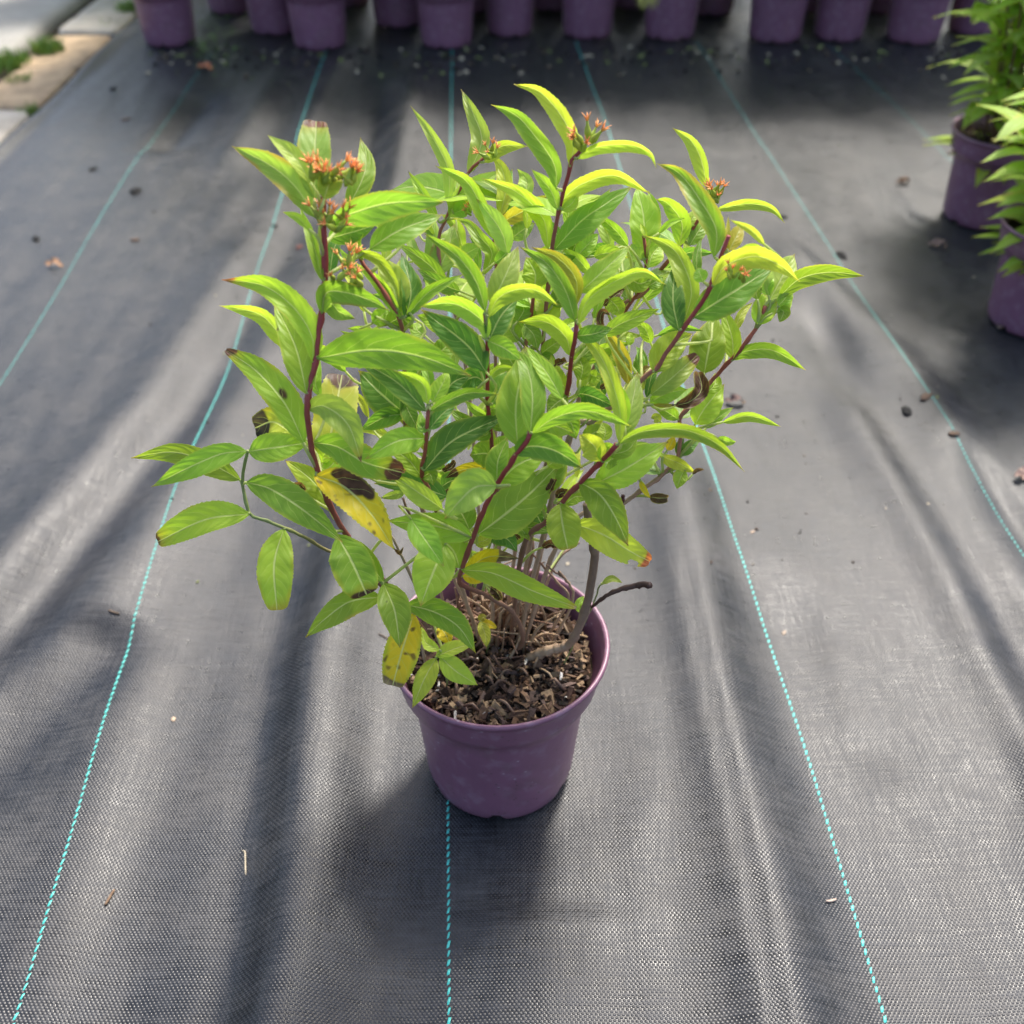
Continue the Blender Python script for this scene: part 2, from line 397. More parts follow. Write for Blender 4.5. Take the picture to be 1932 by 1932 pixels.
for ln, lwf in zip(LINES, (.35, .85, 1, 1, .65, .45)):
    G = np.array([on_ground(*q)[:2] for q in ln]); G = catmull(G, 400)
    L = np.r_[0, np.cumsum(np.linalg.norm(np.diff(G, axis=0), axis=1))]
    per = .0080; n = int(L[-1] / per); mb = MB()
    s = (np.arange(n) + .5) * per
    for strand in (0,):
        ss = s + strand * per * .5
        ss = ss[ss < L[-1] - per]
        x = np.interp(ss, L, G[:, 0]); y = np.interp(ss, L, G[:, 1])
        x2 = np.interp(ss + .002, L, G[:, 0]); y2 = np.interp(ss + .002, L, G[:, 1])
        tx, ty = x2 - x, y2 - y; tl = np.hypot(tx, ty) + 1e-9; tx, ty = tx / tl, ty / tl
        x = x + 0; y = y + 0
        hl = .0034
        za = cloth_zs(x - tx * hl, y - ty * hl); zm = cloth_zs(x, y); zb = cloth_zs(x + tx * hl, y + ty * hl)
        for i in range(len(x)):
            w = .00105 * lwf * random.uniform(.85, 1.15); l = hl * random.uniform(.88, 1.1); up = .0011
            S = np.array((ty[i], -tx[i], 0)); T = np.array((tx[i], ty[i], 0)) + S * .24; c = np.array((x[i], y[i], 0))
            vv = []
            for k, zz, hh, ww in ((-1, za[i], -.0004, .75), (-.45, (za[i] + zm[i]) / 2, up, 1), (.45, (zb[i] + zm[i]) / 2, up, 1), (1, zb[i], -.0004, .75)):
                for q, hq in ((-1, 0), (0, 1), (1, 0)):
                    vv.append(c + T * l * k + S * w * ww * q + np.array((0, 0, zz + hh * (.35 + .65 * hq))))
            mb.add(vv, [(a * 3 + b, a * 3 + b + 1, a * 3 + b + 4, a * 3 + b + 3) for a in range(3) for b in range(2)])
    th = mb.build('marker_thread', M_TEAL, cloth); tag(th, kind='stuff')

# ------------------------------------------------------------------ paving, upper left
pav = mesh_obj('paving', [(-9, -2, -.03), (edge_x(-2) + .05, -2, -.03), (edge_x(7) + .05, 7, -.03), (-9, 7, -.03)], [(0, 1, 2, 3)], M_JOINT, smooth=False)
tag(pav, kind='structure')
ed = norm(E1 - E0); en = np.array((-ed[1], ed[0]))      # along and away from the cloth
def stone(o0, a0, a1, b0, b1, z, mat, name='paving_stone', rnd=.012, jit=.008):
    """slab between distances a along the edge and b away from it"""
    n = 7; ring = []
    cs = [(a0, b0), (a1, b0), (a1, b1), (a0, b1)]
    cs = [(a + random.uniform(-jit, jit), b + random.uniform(-jit, jit)) for a, b in cs]
    for i in range(4):
        p, q = np.array(cs[i]), np.array(cs[(i + 1) % 4])
        for k in range(n):
            u = (k + .5) / n
            w = p + (q - p) * u + np.random.uniform(-.0025, .0025, 2)
            ring.append(w)
    ring = np.array(ring); c = ring.mean(0); v = []; m = len(ring)
    for sc, zz in ((1.0, -.03), (1.0, z - rnd), (1 - rnd * .35 / .12, z - rnd * .25), (1 - rnd * 1.0 / .12, z), (.45, z + .002)):
        for w in ring:
            ww = c + (w - c) * sc; g2 = E0 + ed * ww[0] + en * ww[1]
            v.append((g2[0], g2[1], zz + (random.uniform(-.0015, .0015) if zz > 0 else 0)))
    f = [(r * m + i, r * m + (i + 1) % m, (r + 1) * m + (i + 1) % m, (r + 1) * m + i) for r in range(4) for i in range(m)]
    f.append(tuple(4 * m + i for i in range(m)))
    return mesh_obj(name, v, f, mat, pav)
def along(px, py):
    gg = on_ground(px, py)[:2] - E0; return gg @ ed, gg @ en
# joints between border stones, taken where they cross the middle of the row
cuts = [along(x, y)[0] for x, y in ((-150, 440), (-30, 335), (45, 207), (110, 128), (165, 64), (235, -8), (300, -70))]
cuts = [cuts[0] - .7, cuts[0] - .35] + cuts + [cuts[-1] + .3, cuts[-1] + .6]
mats = [M_PALE, M_TAN, M_PALE, M_PALE, M_TAN, M_TAN, M_PALE, M_TAN, M_PALE, M_TAN, M_PALE]
BW = .185
for i in range(len(cuts) - 1):
    stone(None, cuts[i] + .008, cuts[i + 1] - .008, .012, BW, random.uniform(.002, .012), mats[i])
# big grey slabs beyond
sl = [cuts[0], along(-60, 210)[0], along(85, 105)[0] - .12, along(200, 20)[0] + .55, along(200, 20)[0] + 1.3]
sl = sorted(sl)
for i in range(len(sl) - 1):
    stone(None, sl[i] + .012, sl[i + 1] - .012, BW + .075, BW + .75, .006, M_SLAB, rnd=.015)
    stone(None, sl[i] + .012 + .2, sl[i + 1] - .012 + .2, BW + .79, BW + 1.5, .004, M_SLAB, rnd=.015)
def grass_tuft(px, py, n, h, spread, label):
    c = on_ground(px, py); mb = MB(); tint = []
    for k in range(n):
        a = random.uniform(0, 6.28); r = spread * math.sqrt(random.random()); x = c[0] + r * math.cos(a); y = c[1] + r * math.sin(a)
        hh = h * random.uniform(.5, 1.1); lean = random.uniform(.1, .7) * hh; da = random.uniform(0, 6.28); w = random.uniform(.0012, .0028)
        s = np.array((-math.sin(da), math.cos(da), 0)) * w; d = np.array((math.cos(da), math.sin(da), 0))
        p0 = np.array((x, y, -.01)); p1 = p0 + d * lean * .35 + np.array((0, 0, hh * .6)); p2 = p0 + d * lean + np.array((0, 0, hh))
        mb.add([p0 - s, p0 + s, p1 - s * .8, p1 + s * .8, p2], [(0, 1, 3, 2), (2, 3, 4)])
        cc = np.array((.10, .20, .03)) * random.uniform(.7, 1.6) + np.array((.06, .02, 0)) * random.random()
        tint += [cc] * 5
    o = mb.build('grass_tuft', M_GRASS); set_tint(o, np.array(tint)); tag(o, label, 'grass', 'grass in the paving joints')
grass_tuft(92, 100, 300, .05, .042, 'grass tuft in the joint beside the tan paving stone, largest of the tufts')
grass_tuft(15, 120, 260, .045, .06, 'grass tuft at the left picture edge below the large grey slab')
grass_tuft(36, 156, 160, .03, .035, 'sparse grass beside the tan border stone near the left edge')
grass_tuft(246, 24, 220, .05, .04, 'grass tuft at the top between border stone and black cloth')
grass_tuft(205, 50, 50, .03, .03, 'thin wisps of grass on the joint between pale and tan stones')
grass_tuft(55, 215, 70, .035, .025, 'short grass where the two lowest border stones meet the cloth')

# ------------------------------------------------------------------ pots
def make_pot(parent, mat, Hp=.168, R0=.096, Rb=.068, tint=None):
    """injection-moulded nursery pot: rolled lip, broad collar, step, tapering wall, feet with gaps"""
    seg = 72
    prof = [(Rb - .006, .004), (Rb - .001, .0), (Rb + .0015, .004), (Rb + .0035, .014)]
    Zs = Hp - .046                                       # collar step
    Rs = R0 - .018
    for k in range(1, 8):
        u = k / 8; prof.append((Rb + .0035 + (Rs - Rb - .0035) * u, .014 + (Zs - .014) * u))
    prof += [(Rs, Zs), (Rs + .0055, Zs + .0035), (Rs + .0100, Zs + .009)]
    for k in range(1, 5):
        u = k / 5; prof.append((Rs + .0100 + (R0 - .003 - Rs - .0100) * u, Zs + .009 + (Hp - .006 - Zs - .009) * u))
    prof += [(R0 - .0026, Hp - .006), (R0 - .0002, Hp - .0045), (R0, Hp - .002), (R0 - .0012, Hp), (R0 - .0035, Hp - .0004), (R0 - .0048, Hp - .003)]
    prof += [(R0 - .0065, Hp - .02), (Rs - .002, Zs), (Rb - .001, .012), (0.001, .012)]
    n = len(prof); v = []; f = []
    for i, (r, z) in enumerate(prof):
        for k in range(seg):
            a = 2 * math.pi * k / seg
            rr = r * (1 + .006 * math.sin(2 * a + .7) * z / Hp); zz = z
            if i < 3 and (k % 12) in (5, 6): zz = z + .0055           # drainage notches between the feet
            v.append((rr * math.cos(a), rr * math.sin(a), zz))
    for i in range(n - 1):
        for k in range(seg): f.append((i * seg + k, i * seg + (k + 1) % seg, (i + 1) * seg + (k + 1) % seg, (i + 1) * seg + k))
    return mesh_obj('pot', v, f, mat, parent)
def chip_geo(c, l, w, h, rot, tilt):
    v = []
    for x in (-1, 1):
        for y in (-1, 1):
            for z in (-1, 1):
                v.append([x * l * random.uniform(.6, 1.1), y * w * random.uniform(.4, 1.1), z * h * random.uniform(.5, 1.1)])
    m = np.array(Matrix.Rotation(rot, 3, 'Z') @ Matrix.Rotation(tilt, 3, 'Y') @ Matrix.Rotation(random.uniform(-.8, .8), 3, 'X'))
    v = np.array(v) @ m.T + c
    return v, [(0, 1, 3, 2), (4, 6, 7, 5), (0, 4, 5, 1), (2, 3, 7, 6), (0, 2, 6, 4), (1, 5, 7, 3)]
def soil_fill(parent, zt, r, nchip, rng):
    v = [(0, 0, zt - .002)]; f = []; rings, seg = 10, 40
    for i in range(1, rings + 1):
        for k in range(seg):
            a = 2 * math.pi * k / seg; rr = r * i / rings
            v.append((rr * math.cos(a), rr * math.sin(a), zt - .004 + rng.uniform(-.004, .004) - (.004 if i == rings else 0)))
    for k in range(seg): f.append((0, 1 + k, 1 + (k + 1) % seg))
    for i in range(rings - 1):
        for k in range(seg): f.append((1 + i * seg + k, 1 + (i + 1) * seg + k, 1 + (i + 1) * seg + (k + 1) % seg, 1 + i * seg + (k + 1) % seg))
    soil = mesh_obj('soil', v, f, M_SOIL, parent)
    if nchip:
        mb = MB(); tint = []
        pal = [(.035, .020, .012), (.075, .042, .025), (.13, .08, .05), (.045, .025, .018), (.014, .010, .008), (.24, .165, .10), (.09, .06, .05)]
        for k in range(nchip):
            a = rng.uniform(0, 6.283); rr = r * .985 * math.sqrt(rng.random()); big = rng.random() < .12
            l = rng.uniform(.005, .012) if big else rng.uniform(.0016, .0055)
            w = l * rng.uniform(.2, .55); h = l * rng.uniform(.12, .35)
            c = np.array((rr * math.cos(a), rr * math.sin(a), zt + rng.uniform(-.003, .005)))
            if rr > r - l: c[:2] *= (r - l) / rr
            vv, ff = chip_geo(c, l, w, h, rng.uniform(0, 6.28), rng.uniform(-.7, .7)); mb.add(vv, ff)
            col = pal[rng.randrange(len(pal))]
            if rng.random() < .018: col = (.62, .58, .52)
            tint += [np.array(col) * rng.uniform(.7, 1.3)] * 8
        o = mb.build('bark_mulch', M_CHIP, soil, smooth=False); set_tint(o, np.array(tint)); tag(o, kind='stuff')
    return soil

# ------------------------------------------------------------------ leaves
TONE = {'g': (.245, .390, .042), 'd': (.100, .225, .038), 'b': (.390, .540, .060), 'p': (.310, .440, .080), 'y': (.410, .490, .060),
        'Y': (.66, .53, .025), 'o': (.380, .345, .045), 'k': (.085, .042, .028), 'm': (.175, .315, .040), 'l': (.310, .475, .048)}
BROWN = np.array((.075, .038, .025))
def prof_w(t, cut=1.0):
    t = np.asarray(t) * cut
    w = t ** .75 * (1 - t) ** 1.12
    return w / ((.401 ** .75) * (.599 ** 1.12))
def leaf_mesh(P, view, W, tone, roll=0., fold=20., cut=1.0, tip=0.0, tipcol=BROWN, edge=0.0, edgecol=(.5, .40, .05), und=.06, spots=(), hole=None,
              nu=34, nv=5, twist=0., seed=0, speck=0.0, curl=0.0, asym=0.0, half=None):
    """P: midrib points (nu+1), view: unit vectors from each point to the viewer, W: half width max"""
    rng = np.random.RandomState(seed)
    n = len(P); t = np.linspace(0, 1, n)
    T = np.gradient(P, axis=0); T /= np.linalg.norm(T, axis=1)[:, None] + 1e-12
    Bv = np.cross(T, view); Bv /= np.linalg.norm(Bv, axis=1)[:, None] + 1e-12
    Nv = np.cross(Bv, T)
    rr = np.radians(roll + twist * t)[:, None]
    B2 = Bv * np.cos(rr) + Nv * np.sin(rr); N2 = -Bv * np.sin(rr) + Nv * np.cos(rr)
    w = W * prof_w(t, cut)
    if cut < 1: w[-2:] *= np.array((.9, .62))
    w = np.maximum(w, W * .035); w[0:2] = W * np.array((.05, .16))
    ph = rng.uniform(0, 6.28, 4); fo = math.radians(fold)
    vv = np.linspace(-1, 1, 2 * nv + 1); V = []; UVs = []; cols = []
    base = np.array(TONE[tone]) if isinstance(tone, str) else np.array(tone)
    base = base * rng.uniform(.78, 1.16) * np.array((rng.uniform(.88, 1.12), 1, 1))
    for i in range(n):
        ui = t[i]
        for v in vv:
            a = abs(v); ww = w[i] * (1 + asym * v)
            ser = 0.0
            if a > .99 and 2 < i < n - 2: ser = (.075 if (i * 44 // (n - 1)) % 2 else -.035) * W * min(1, w[i] / W * 1.3) * rng.uniform(.5, 1.2)
            bend = fo * a - .22 * a * a + curl * a * a
            x = v * ww * math.cos(fo * .9); h = a * ww * math.sin(bend)
            wave = und * W * a * (math.sin(ui * 13 + ph[0] + (1.9 if v > 0 else 0)) * .6 + math.sin(ui * 23 + ph[1] + (.8 if v > 0 else 0)) * .35)
            p = P[i] + B2[i] * (x + math.copysign(ser, v)) + N2[i] * (h + wave)
            V.append(p); UVs.append((ui, v))
            c = base.copy()
            nz = mnoise.noise(Vector((p[0] * 60, p[1] * 60, p[2] * 60 + seed)))
            nf = mnoise.noise(Vector((p[0] * 190, p[1] * 190, p[2] * 190 + seed)))
            if edge > 0:
                e = np.clip((a + .25 * nz - (1.05 - edge)) / .28, 0, 1) * np.clip((ui - .12) / .3, 0, 1)
                c = c * (1 - e) + np.array(edgecol) * e
            ty = np.clip((ui - .91 + .03 * nz) / .08, 0, 1) * .65
            c = c * (1 - ty) + np.array((.36, .20, .06)) * ty
            if speck > 0: k = np.clip((nf - .45 + speck) / .25, 0, 1); c = c * (1 - .8 * k) + BROWN * k * .8
            if tip > 0:
                q = ui + .09 * nz + .03 * nf
                yb = np.clip((q - (1 - tip) + .12) / .12, 0, 1)
                c = c * (1 - .55 * yb) + np.array((.38, .33, .03)) * .55 * yb
                k = np.clip((q - (1 - tip)) / .025, 0, 1)
                c = c * (1 - k) + np.array(tipcol) * (1 + .8 * nf) * k
            for (su, sv_, sr) in spots:
                d = math.hypot((ui - su) * 1.0, (v - sv_) * .22) + .03 * nz
                k = np.clip((sr - d) / .02, 0, 1); c = c * (1 - k) + BROWN * (.9 + .8 * nf) * k
            cols.append(np.clip(c, .004, 1))
    m = 2 * nv + 1; F = []
    for i in range(n - 1):
        for j in range(m - 1):
            if hole:
                skip = False
                for (hu, hv, hr) in hole:
                    if math.hypot(((t[i] + t[i + 1]) / 2 - hu), (((vv[j] + vv[j + 1]) / 2) - hv) * .22) < hr: skip = True
                if skip: continue
            F.append((i * m + j, i * m + j + 1, (i + 1) * m + j + 1, (i + 1) * m + j))
    return np.array(V), F, np.array(UVs), np.array(cols)
def leaf_object(name, V, F, UV, cols, parent, petiole=None):
    V = list(V); F = list(F); UV = list(UV); cols = list(cols)
    if petiole is not None:
        pv, pf = petiole; b = len(V); V += list(pv); F += [tuple(i + b for i in q) for q in pf]
        UV += [(.02, .02)] * len(pv); cols += [np.array((.16, .20, .06))] * len(pv)
    o = mesh_obj(name, V, F, M_LEAF, parent)
    me = o.data; set_tint(o, np.array(cols))
    l = me.uv_layers.new(name='leaf'); li = np.empty(len(me.loops), np.int32); me.loops.foreach_get('vertex_index', li)
    l.data.foreach_set('uv', np.array(UV, np.float32)[li].ravel())
    return o

# ------------------------------------------------------------------ the potted shrub in the middle
shrub = empty('potted_shrub', POT_C + np.array((0, 0, .010)))
tag(shrub, 'leafy lime green shrub in a purple pot, alone at the centre of the cloth', 'potted plant')
ROOT = np.array(shrub.location)
POT_H, POT_R = .174, .0975
make_pot(shrub, M_POT, POT_H, POT_R, .0675)
soil_main = soil_fill(shrub, POT_H - .022, POT_R - .0135, 2300, random.Random(3))
CROPS = {'A': (400, 200, 1200), 'B': (1400, 200, 1200), 'C': (2300, 300, 1200), 'D': (400, 1200, 1200), 'E': (1400, 1200, 1200),
         'F': (2300, 1200, 900), 'G': (1400, 2200, 1100), 'S': (0, 0, 4000)}
def cp(c, x, y):
    a, b, w = CROPS[c]; k = w / 1932.0
    return np.array(((a + x * k) * 1932 / 4000, (b + y * k) * 1932 / 4000))
def csc(c): return CROPS[c][2] / 4000.0

RED = (.260, .040, .038); RED2 = (.29, .075, .045); BRN = (.20, .11, .07); TWIG = (.36, .25, .165); GRN = (.19, .24, .07)
STEMS = {}
SOILZ = POT_H - .026
def stem(key, nodes, soil=None, r0=.0030, r1=.0016, cols=(BRN, RED), vis=True, knots=True):
    """nodes: (crop,x,y,yoff cm) from the bottom up; soil=(x,y) metres in the pot where it is rooted"""
    P = []
    for c, x, y, yo in nodes:
        q = cp(c, x, y); P.append(at_depth(q[0], q[1], depth_for_y(q[0], q[1], POT_Y + yo / 100)) - ROOT)
    if soil is not None:
        k_ = 1.0 if key.startswith(('tw', 'spr', 'low')) else .5
        P = [np.array((soil[0] * k_, soil[1] * k_ + (1 - k_) * .012, SOILZ))] + P
    P = np.array(P); n = max(16, 5 * len(P)); C = catmull(P, n)
    C[1:-1] += np.random.normal(0, .00022, (n - 2, 3))
    rad = np.linspace(r0, r1, n)
    if knots:
        for k in range(4, n - 1, 5): rad[k] *= 1.28
    rad = rad * (.82 if key.startswith('tw') else np.linspace(.62, .85, n))
    v, f = tube(C, rad, 8, .03)
    o = mesh_obj('stem', v, f, M_STEM, shrub)
    u = np.repeat(np.linspace(0, 1, n), 8)[:, None]; u = np.clip(u * 2.2 - .85, 0, 1)
    set_tint(o, np.array(cols[0]) * (1 - u) + np.array(cols[1]) * u)
    pix = np.array([to_px(p + ROOT)[0] for p in C])
    STEMS[key] = (o, C, pix)
    return o
stem('left', [('D', 1700, 1700, -4), ('D', 1540, 1440, -5), ('D', 1450, 1290, -5), ('D', 1370, 1080, -5), ('D', 1310, 890, -5), ('D', 1288, 760, -5), ('D', 1290, 600, -5), ('D', 1310, 470, -4.5), ('D', 1345, 330, -4), ('A', 1360, 1800, -3.5), ('A', 1378, 1640, -3), ('A', 1398, 1450, -2.5), ('A', 1400, 1200, -2), ('A', 1385, 1000, -1.5), ('A', 1400, 850, -1.5)], (-.035, -.01), .0036, .0022, (BRN, RED))
stem('front', [('G', 1130, 520, -1), ('G', 1060, 340, -2), ('G', 860, 212, -4), ('E', 645, 1740, -5.5), ('E', 650, 1650, -6), ('E', 720, 1450, -6.5), ('E', 780, 1290, -7), ('E', 870, 1120, -7.5), ('E', 980, 950, -8), ('E', 1060, 840, -8), ('E', 1085, 780, -8)], (.022, .0), .0032, .0019, (BRN, RED))
stem('right', [('E', 1030, 1530, -3), ('E', 1190, 1340, -4.5), ('E', 1270, 1240, -5), ('E', 1370, 1130, -5.5), ('E', 1530, 970, -6), ('F', 150, 1250, -6.5), ('F', 235, 1150, -7)], (.02, .015), .0033, .0021, (BRN, RED))
stem('c1', [('E', 870, 1250, -1), ('E', 855, 1000, -2), ('E', 830, 780, -2.5), ('E', 812, 590, -3), ('E', 808, 420, -3), ('E', 815, 215, -3), ('B', 795, 1650, -3)], (-.015, .01), .003, .0017, (TWIG, RED))
stem('c2', [('E', 1180, 1000, 0), ('E', 1270, 750, 0), ('E', 1310, 550, -1), ('E', 1345, 310, -1.5), ('E', 1368, 180, -2), ('B', 1375, 1690, -2)], (.02, .02), .003, .0018, (TWIG, RED))
stem('c3', [('E', 480, 1250, -4), ('E', 400, 1060, -5), ('E', 420, 900, -5.5), ('E', 432, 760, -6), ('E', 442, 610, -6)], (-.03, .01), .0026, .0016, (TWIG, RED2))
stem('c4', [('E', 330, 1100, 1), ('E', 292, 900, 0), ('E', 295, 580, 0), ('E', 290, 380, 0), ('A', 1870, 1690, -1), ('A', 1620, 1300, 0)], (-.025, .02), .0026, .0016, (TWIG, RED2))
stem('c5', [('E', 900, 900, 3), ('E', 1010, 500, 3), ('E', 1060, 200, 4), ('B', 1090, 1650, 5), ('B', 1110, 1470, 5)], (.0, .03), .0026, .0016, (TWIG, RED2))
stem('c6', [('E', 1080, 700, 4), ('E', 1160, 260, 5), ('B', 1170, 1720, 5), ('B', 1215, 1250, 5), ('B', 1240, 1120, 5), ('B', 1262, 990, 5), ('B', 1310, 820, 5), ('B', 1345, 690, 5), ('B', 1400, 620, 5)], (.01, .035), .0028, .0015, (TWIG, RED))
stem('back', [('E', 700, 600, 9), ('B', 620, 1700, 11), ('B', 500, 1250, 14), ('B', 560, 1040, 15), ('B', 690, 770, 16), ('B', 800, 660, 16)], (-.02, .04), .0026, .0014, (TWIG, RED2))
stem('back2', [('E', 860, 500, 9), ('B', 880, 1500, 11), ('B', 850, 1220, 12), ('B', 895, 1060, 13), ('B', 960, 880, 14)], (-.005, .045), .0026, .0014, (TWIG, RED2))
stem('right2', [('E', 1300, 900, -1), ('E', 1500, 700, -1), ('E', 1850, 400, -1), ('C', 400, 1870, -1), ('C', 590, 1590, -1), ('C', 720, 1400, -1), ('C', 770, 1310, -1), ('C', 840, 1100, 0), ('C', 880, 1000, 0)], (.03, .0), .003, .0017, (TWIG, RED))
stem('right3', [('E', 1300, 1400, 1), ('F', 290, 1640, 2), ('F', 420, 1545, 2), ('F', 600, 1420, 2.5), ('F', 760, 1240, 3), ('F', 780, 1100, 3), ('F', 760, 945, 3), ('F', 900, 770, 3.5), ('F', 1080, 560, 4), ('F', 1200, 440, 4), ('F', 1290, 330, 4), ('F', 1415, 155, 4.5), ('C', 1110, 1440, 5)], (.04, .01), .0030, .0017, (TWIG, RED2))
stem('right4', [('E', 1400, 600, 6), ('E', 1600, 300, 8), ('C', 200, 1450, 9), ('C', 340, 1370, 9.5), ('C', 440, 1230, 10), ('C', 520, 1130, 10), ('C', 650, 960, 11), ('C', 720, 850, 11), ('C', 790, 780, 11)], (.035, .03), .0028, .0015, (TWIG, RED2))
stem('right5', [('E', 1350, 700, 5), ('E', 1500, 350, 6), ('B', 1700, 1600, 7), ('B', 1790, 1480, 7), ('B', 1810, 1330, 8), ('C', 355, 1090, 8), ('C', 345, 1000, 8)], (.03, .02), .0026, .0014, (TWIG, RED2))
stem('lowleft', [('D', 1700, 1640, -3), ('D', 1405, 1525, -4), ('D', 1280, 1450, -4.5), ('D', 1145, 1388, -5), ('D', 1040, 1345, -5), ('D', 935, 1308, -5), ('D', 900, 1200, -4.5), ('D', 880, 1100, -4), ('D', 893, 1000, -4), ('D', 914, 905, -4)], (-.04, -.01), .0024, .0014, (BRN, GRN))
stem('lowleft2', [('G', 430, 560, -6), ('G', 330, 380, -7), ('G', 210, 230, -8), ('G', 165, 140, -8), ('D', 1720, 1690, -7.5)], (-.06, -.03), .0020, .0013, (TWIG, GRN))
stem('sprout', [('G', 590, 610, -5), ('G', 535, 650, -5.5)], (-.045, -.035), .0012, .0009, (GRN, GRN), knots=False)
stem('sprout2', [('G', 900, 500, -1), ('G', 840, 395, -1)], (-.012, .005), .0010, .0008, (GRN, GRN), knots=False)
stem('sprout3', [('G', 1610, 285, -1), ('G', 1640, 180, -1), ('G', 1672, 140, -1)], (.055, -.012), .0010, .0008, (GRN, GRN), knots=False)
# woody old stubs and dry twigs
def twig(nodes, soil, r0, r1, cols=(TWIG, BRN)):
    global _k
    key = 'tw%d' % len(STEMS); o = stem(key, nodes, soil, r0, r1, cols); o.name = 'dry_twig'; o.data.name = 'dry_twig'; return o
twig([('G', 1290, 602, -1), ('G', 1430, 565, -1.5), ('G', 1510, 450, -2), ('G', 1585, 220, -2), ('G', 1610, 20, -2), ('E', 1490, 1560, -2), ('E', 1450, 1400, -2), ('E', 1435, 1240, -2)], (.024, .0), .0058, .0038, (TWIG, (.20, .13, .09)))
twig([('G', 1600, 300, -2), ('G', 1690, 230, -2.5), ('G', 1780, 185, -2.5), ('G', 1932, 150, -2.5), ('G', 2000, 150, -3)], None, .0016, .0034, ((.07, .035, .024), (.055, .026, .018)))
twig([('G', 1470, 270, 1), ('G', 1455, 160, 1), ('G', 1380, 60, 0), ('E', 1290, 1700, 0), ('E', 1180, 1620, 0)], (.045, .012), .0018, .0009)
twig([('E', 1330, 1840, 1), ('E', 1320, 1800, 1), ('E', 1170, 1640, 1), ('E', 1060, 1510, 1)], (.04, .02), .0016, .0009)
twig([('E', 1200, 1700, 4), ('E', 1270, 1570, 4), ('E', 1390, 1480, 5)], (.03, .045), .0019, .001)
twig([('E', 330, 1690, -2), ('E', 240, 1500, -2), ('E', 210, 1440, -2)], (-.045, -.005), .0019, .0012, ((.34, .26, .17), (.34, .26, .17)))
twig([('E', 470, 1580, 0), ('E', 300, 1260, 0), ('E', 280, 1200, 0)], (-.045, .02), .0018, .0012)
twig([('E', 1060, 1640, 2), ('E', 1030, 1400, 3), ('E', 1010, 1300, 3)], (.01, .03), .0026, .0018)
twig([('E', 1130, 1640, 2), ('E', 1160, 1430, 3), ('E', 1220, 1300, 3)], (.02, .03), .0024, .0016)
twig([('E', 1080, 1600, 2), ('E', 1085, 1400, 3), ('E', 1070, 1250, 3)], (.0, .02), .0022, .0016)
twig([('E', 1660, 1240, 2), ('E', 1665, 1180, 2)], None, .0020, .0016, ((.09, .03, .025), (.09, .03, .025)))
rng = random.Random(11)
for k in range(90):      # cut stubble around the crown of the plant
    a = rng.uniform(0, 6.28); r = rng.uniform(.0, .052); x, y = r * math.cos(a) - .008, r * math.sin(a) * .75 + .026
    h = rng.uniform(.012, .07); lx, ly = rng.uniform(-.04, .04), rng.uniform(-.035, .02)
    P = catmull([(x, y, SOILZ), (x + lx * rng.uniform(-.1, .9), y + ly * rng.uniform(-.1, .9), SOILZ + h * rng.uniform(.4, .8)), (x + lx, y + ly, SOILZ + h)], 8)
    v, f = tube(P, np.linspace(rng.uniform(.0009, .0019), .0006, 8), 6, .15)
    o = mesh_obj('dry_twig', v, f, M_STEM, shrub); set_tint(o, np.array(((.25, .16, .10), BRN, (.30, .21, .13))[k % 3]) * rng.uniform(.7, 1.2))
for k in range(40):      # fallen twigs on the mulch
    a = rng.uniform(0, 6.28); r = .07 * math.sqrt(rng.random()); x, y = r * math.cos(a), r * math.sin(a); b = rng.uniform(0, 6.28); l = rng.uniform(.012, .032)
    P = [(x + math.cos(b) * l * (t - .5), y + math.sin(b) * l * (t - .5), POT_H - .017 + .006 * math.sin(t * 3.1) + rng.uniform(0, .003)) for t in np.linspace(0, 1, 6)]
    P = np.array(P); rr = np.hypot(P[:, 0], P[:, 1]); P[:, :2] *= np.minimum(1, .084 / np.maximum(rr, 1e-6))[:, None]
    v, f = tube(P, np.full(6, rng.uniform(.0007, .0016)), 5, .15)
    o = mesh_obj('fallen_twig', v, f, M_STEM, shrub); set_tint(o, np.array(((.17, .105, .065), (.12, .07, .045), (.26, .18, .11))[k % 3]) * rng.uniform(.7, 1.2))

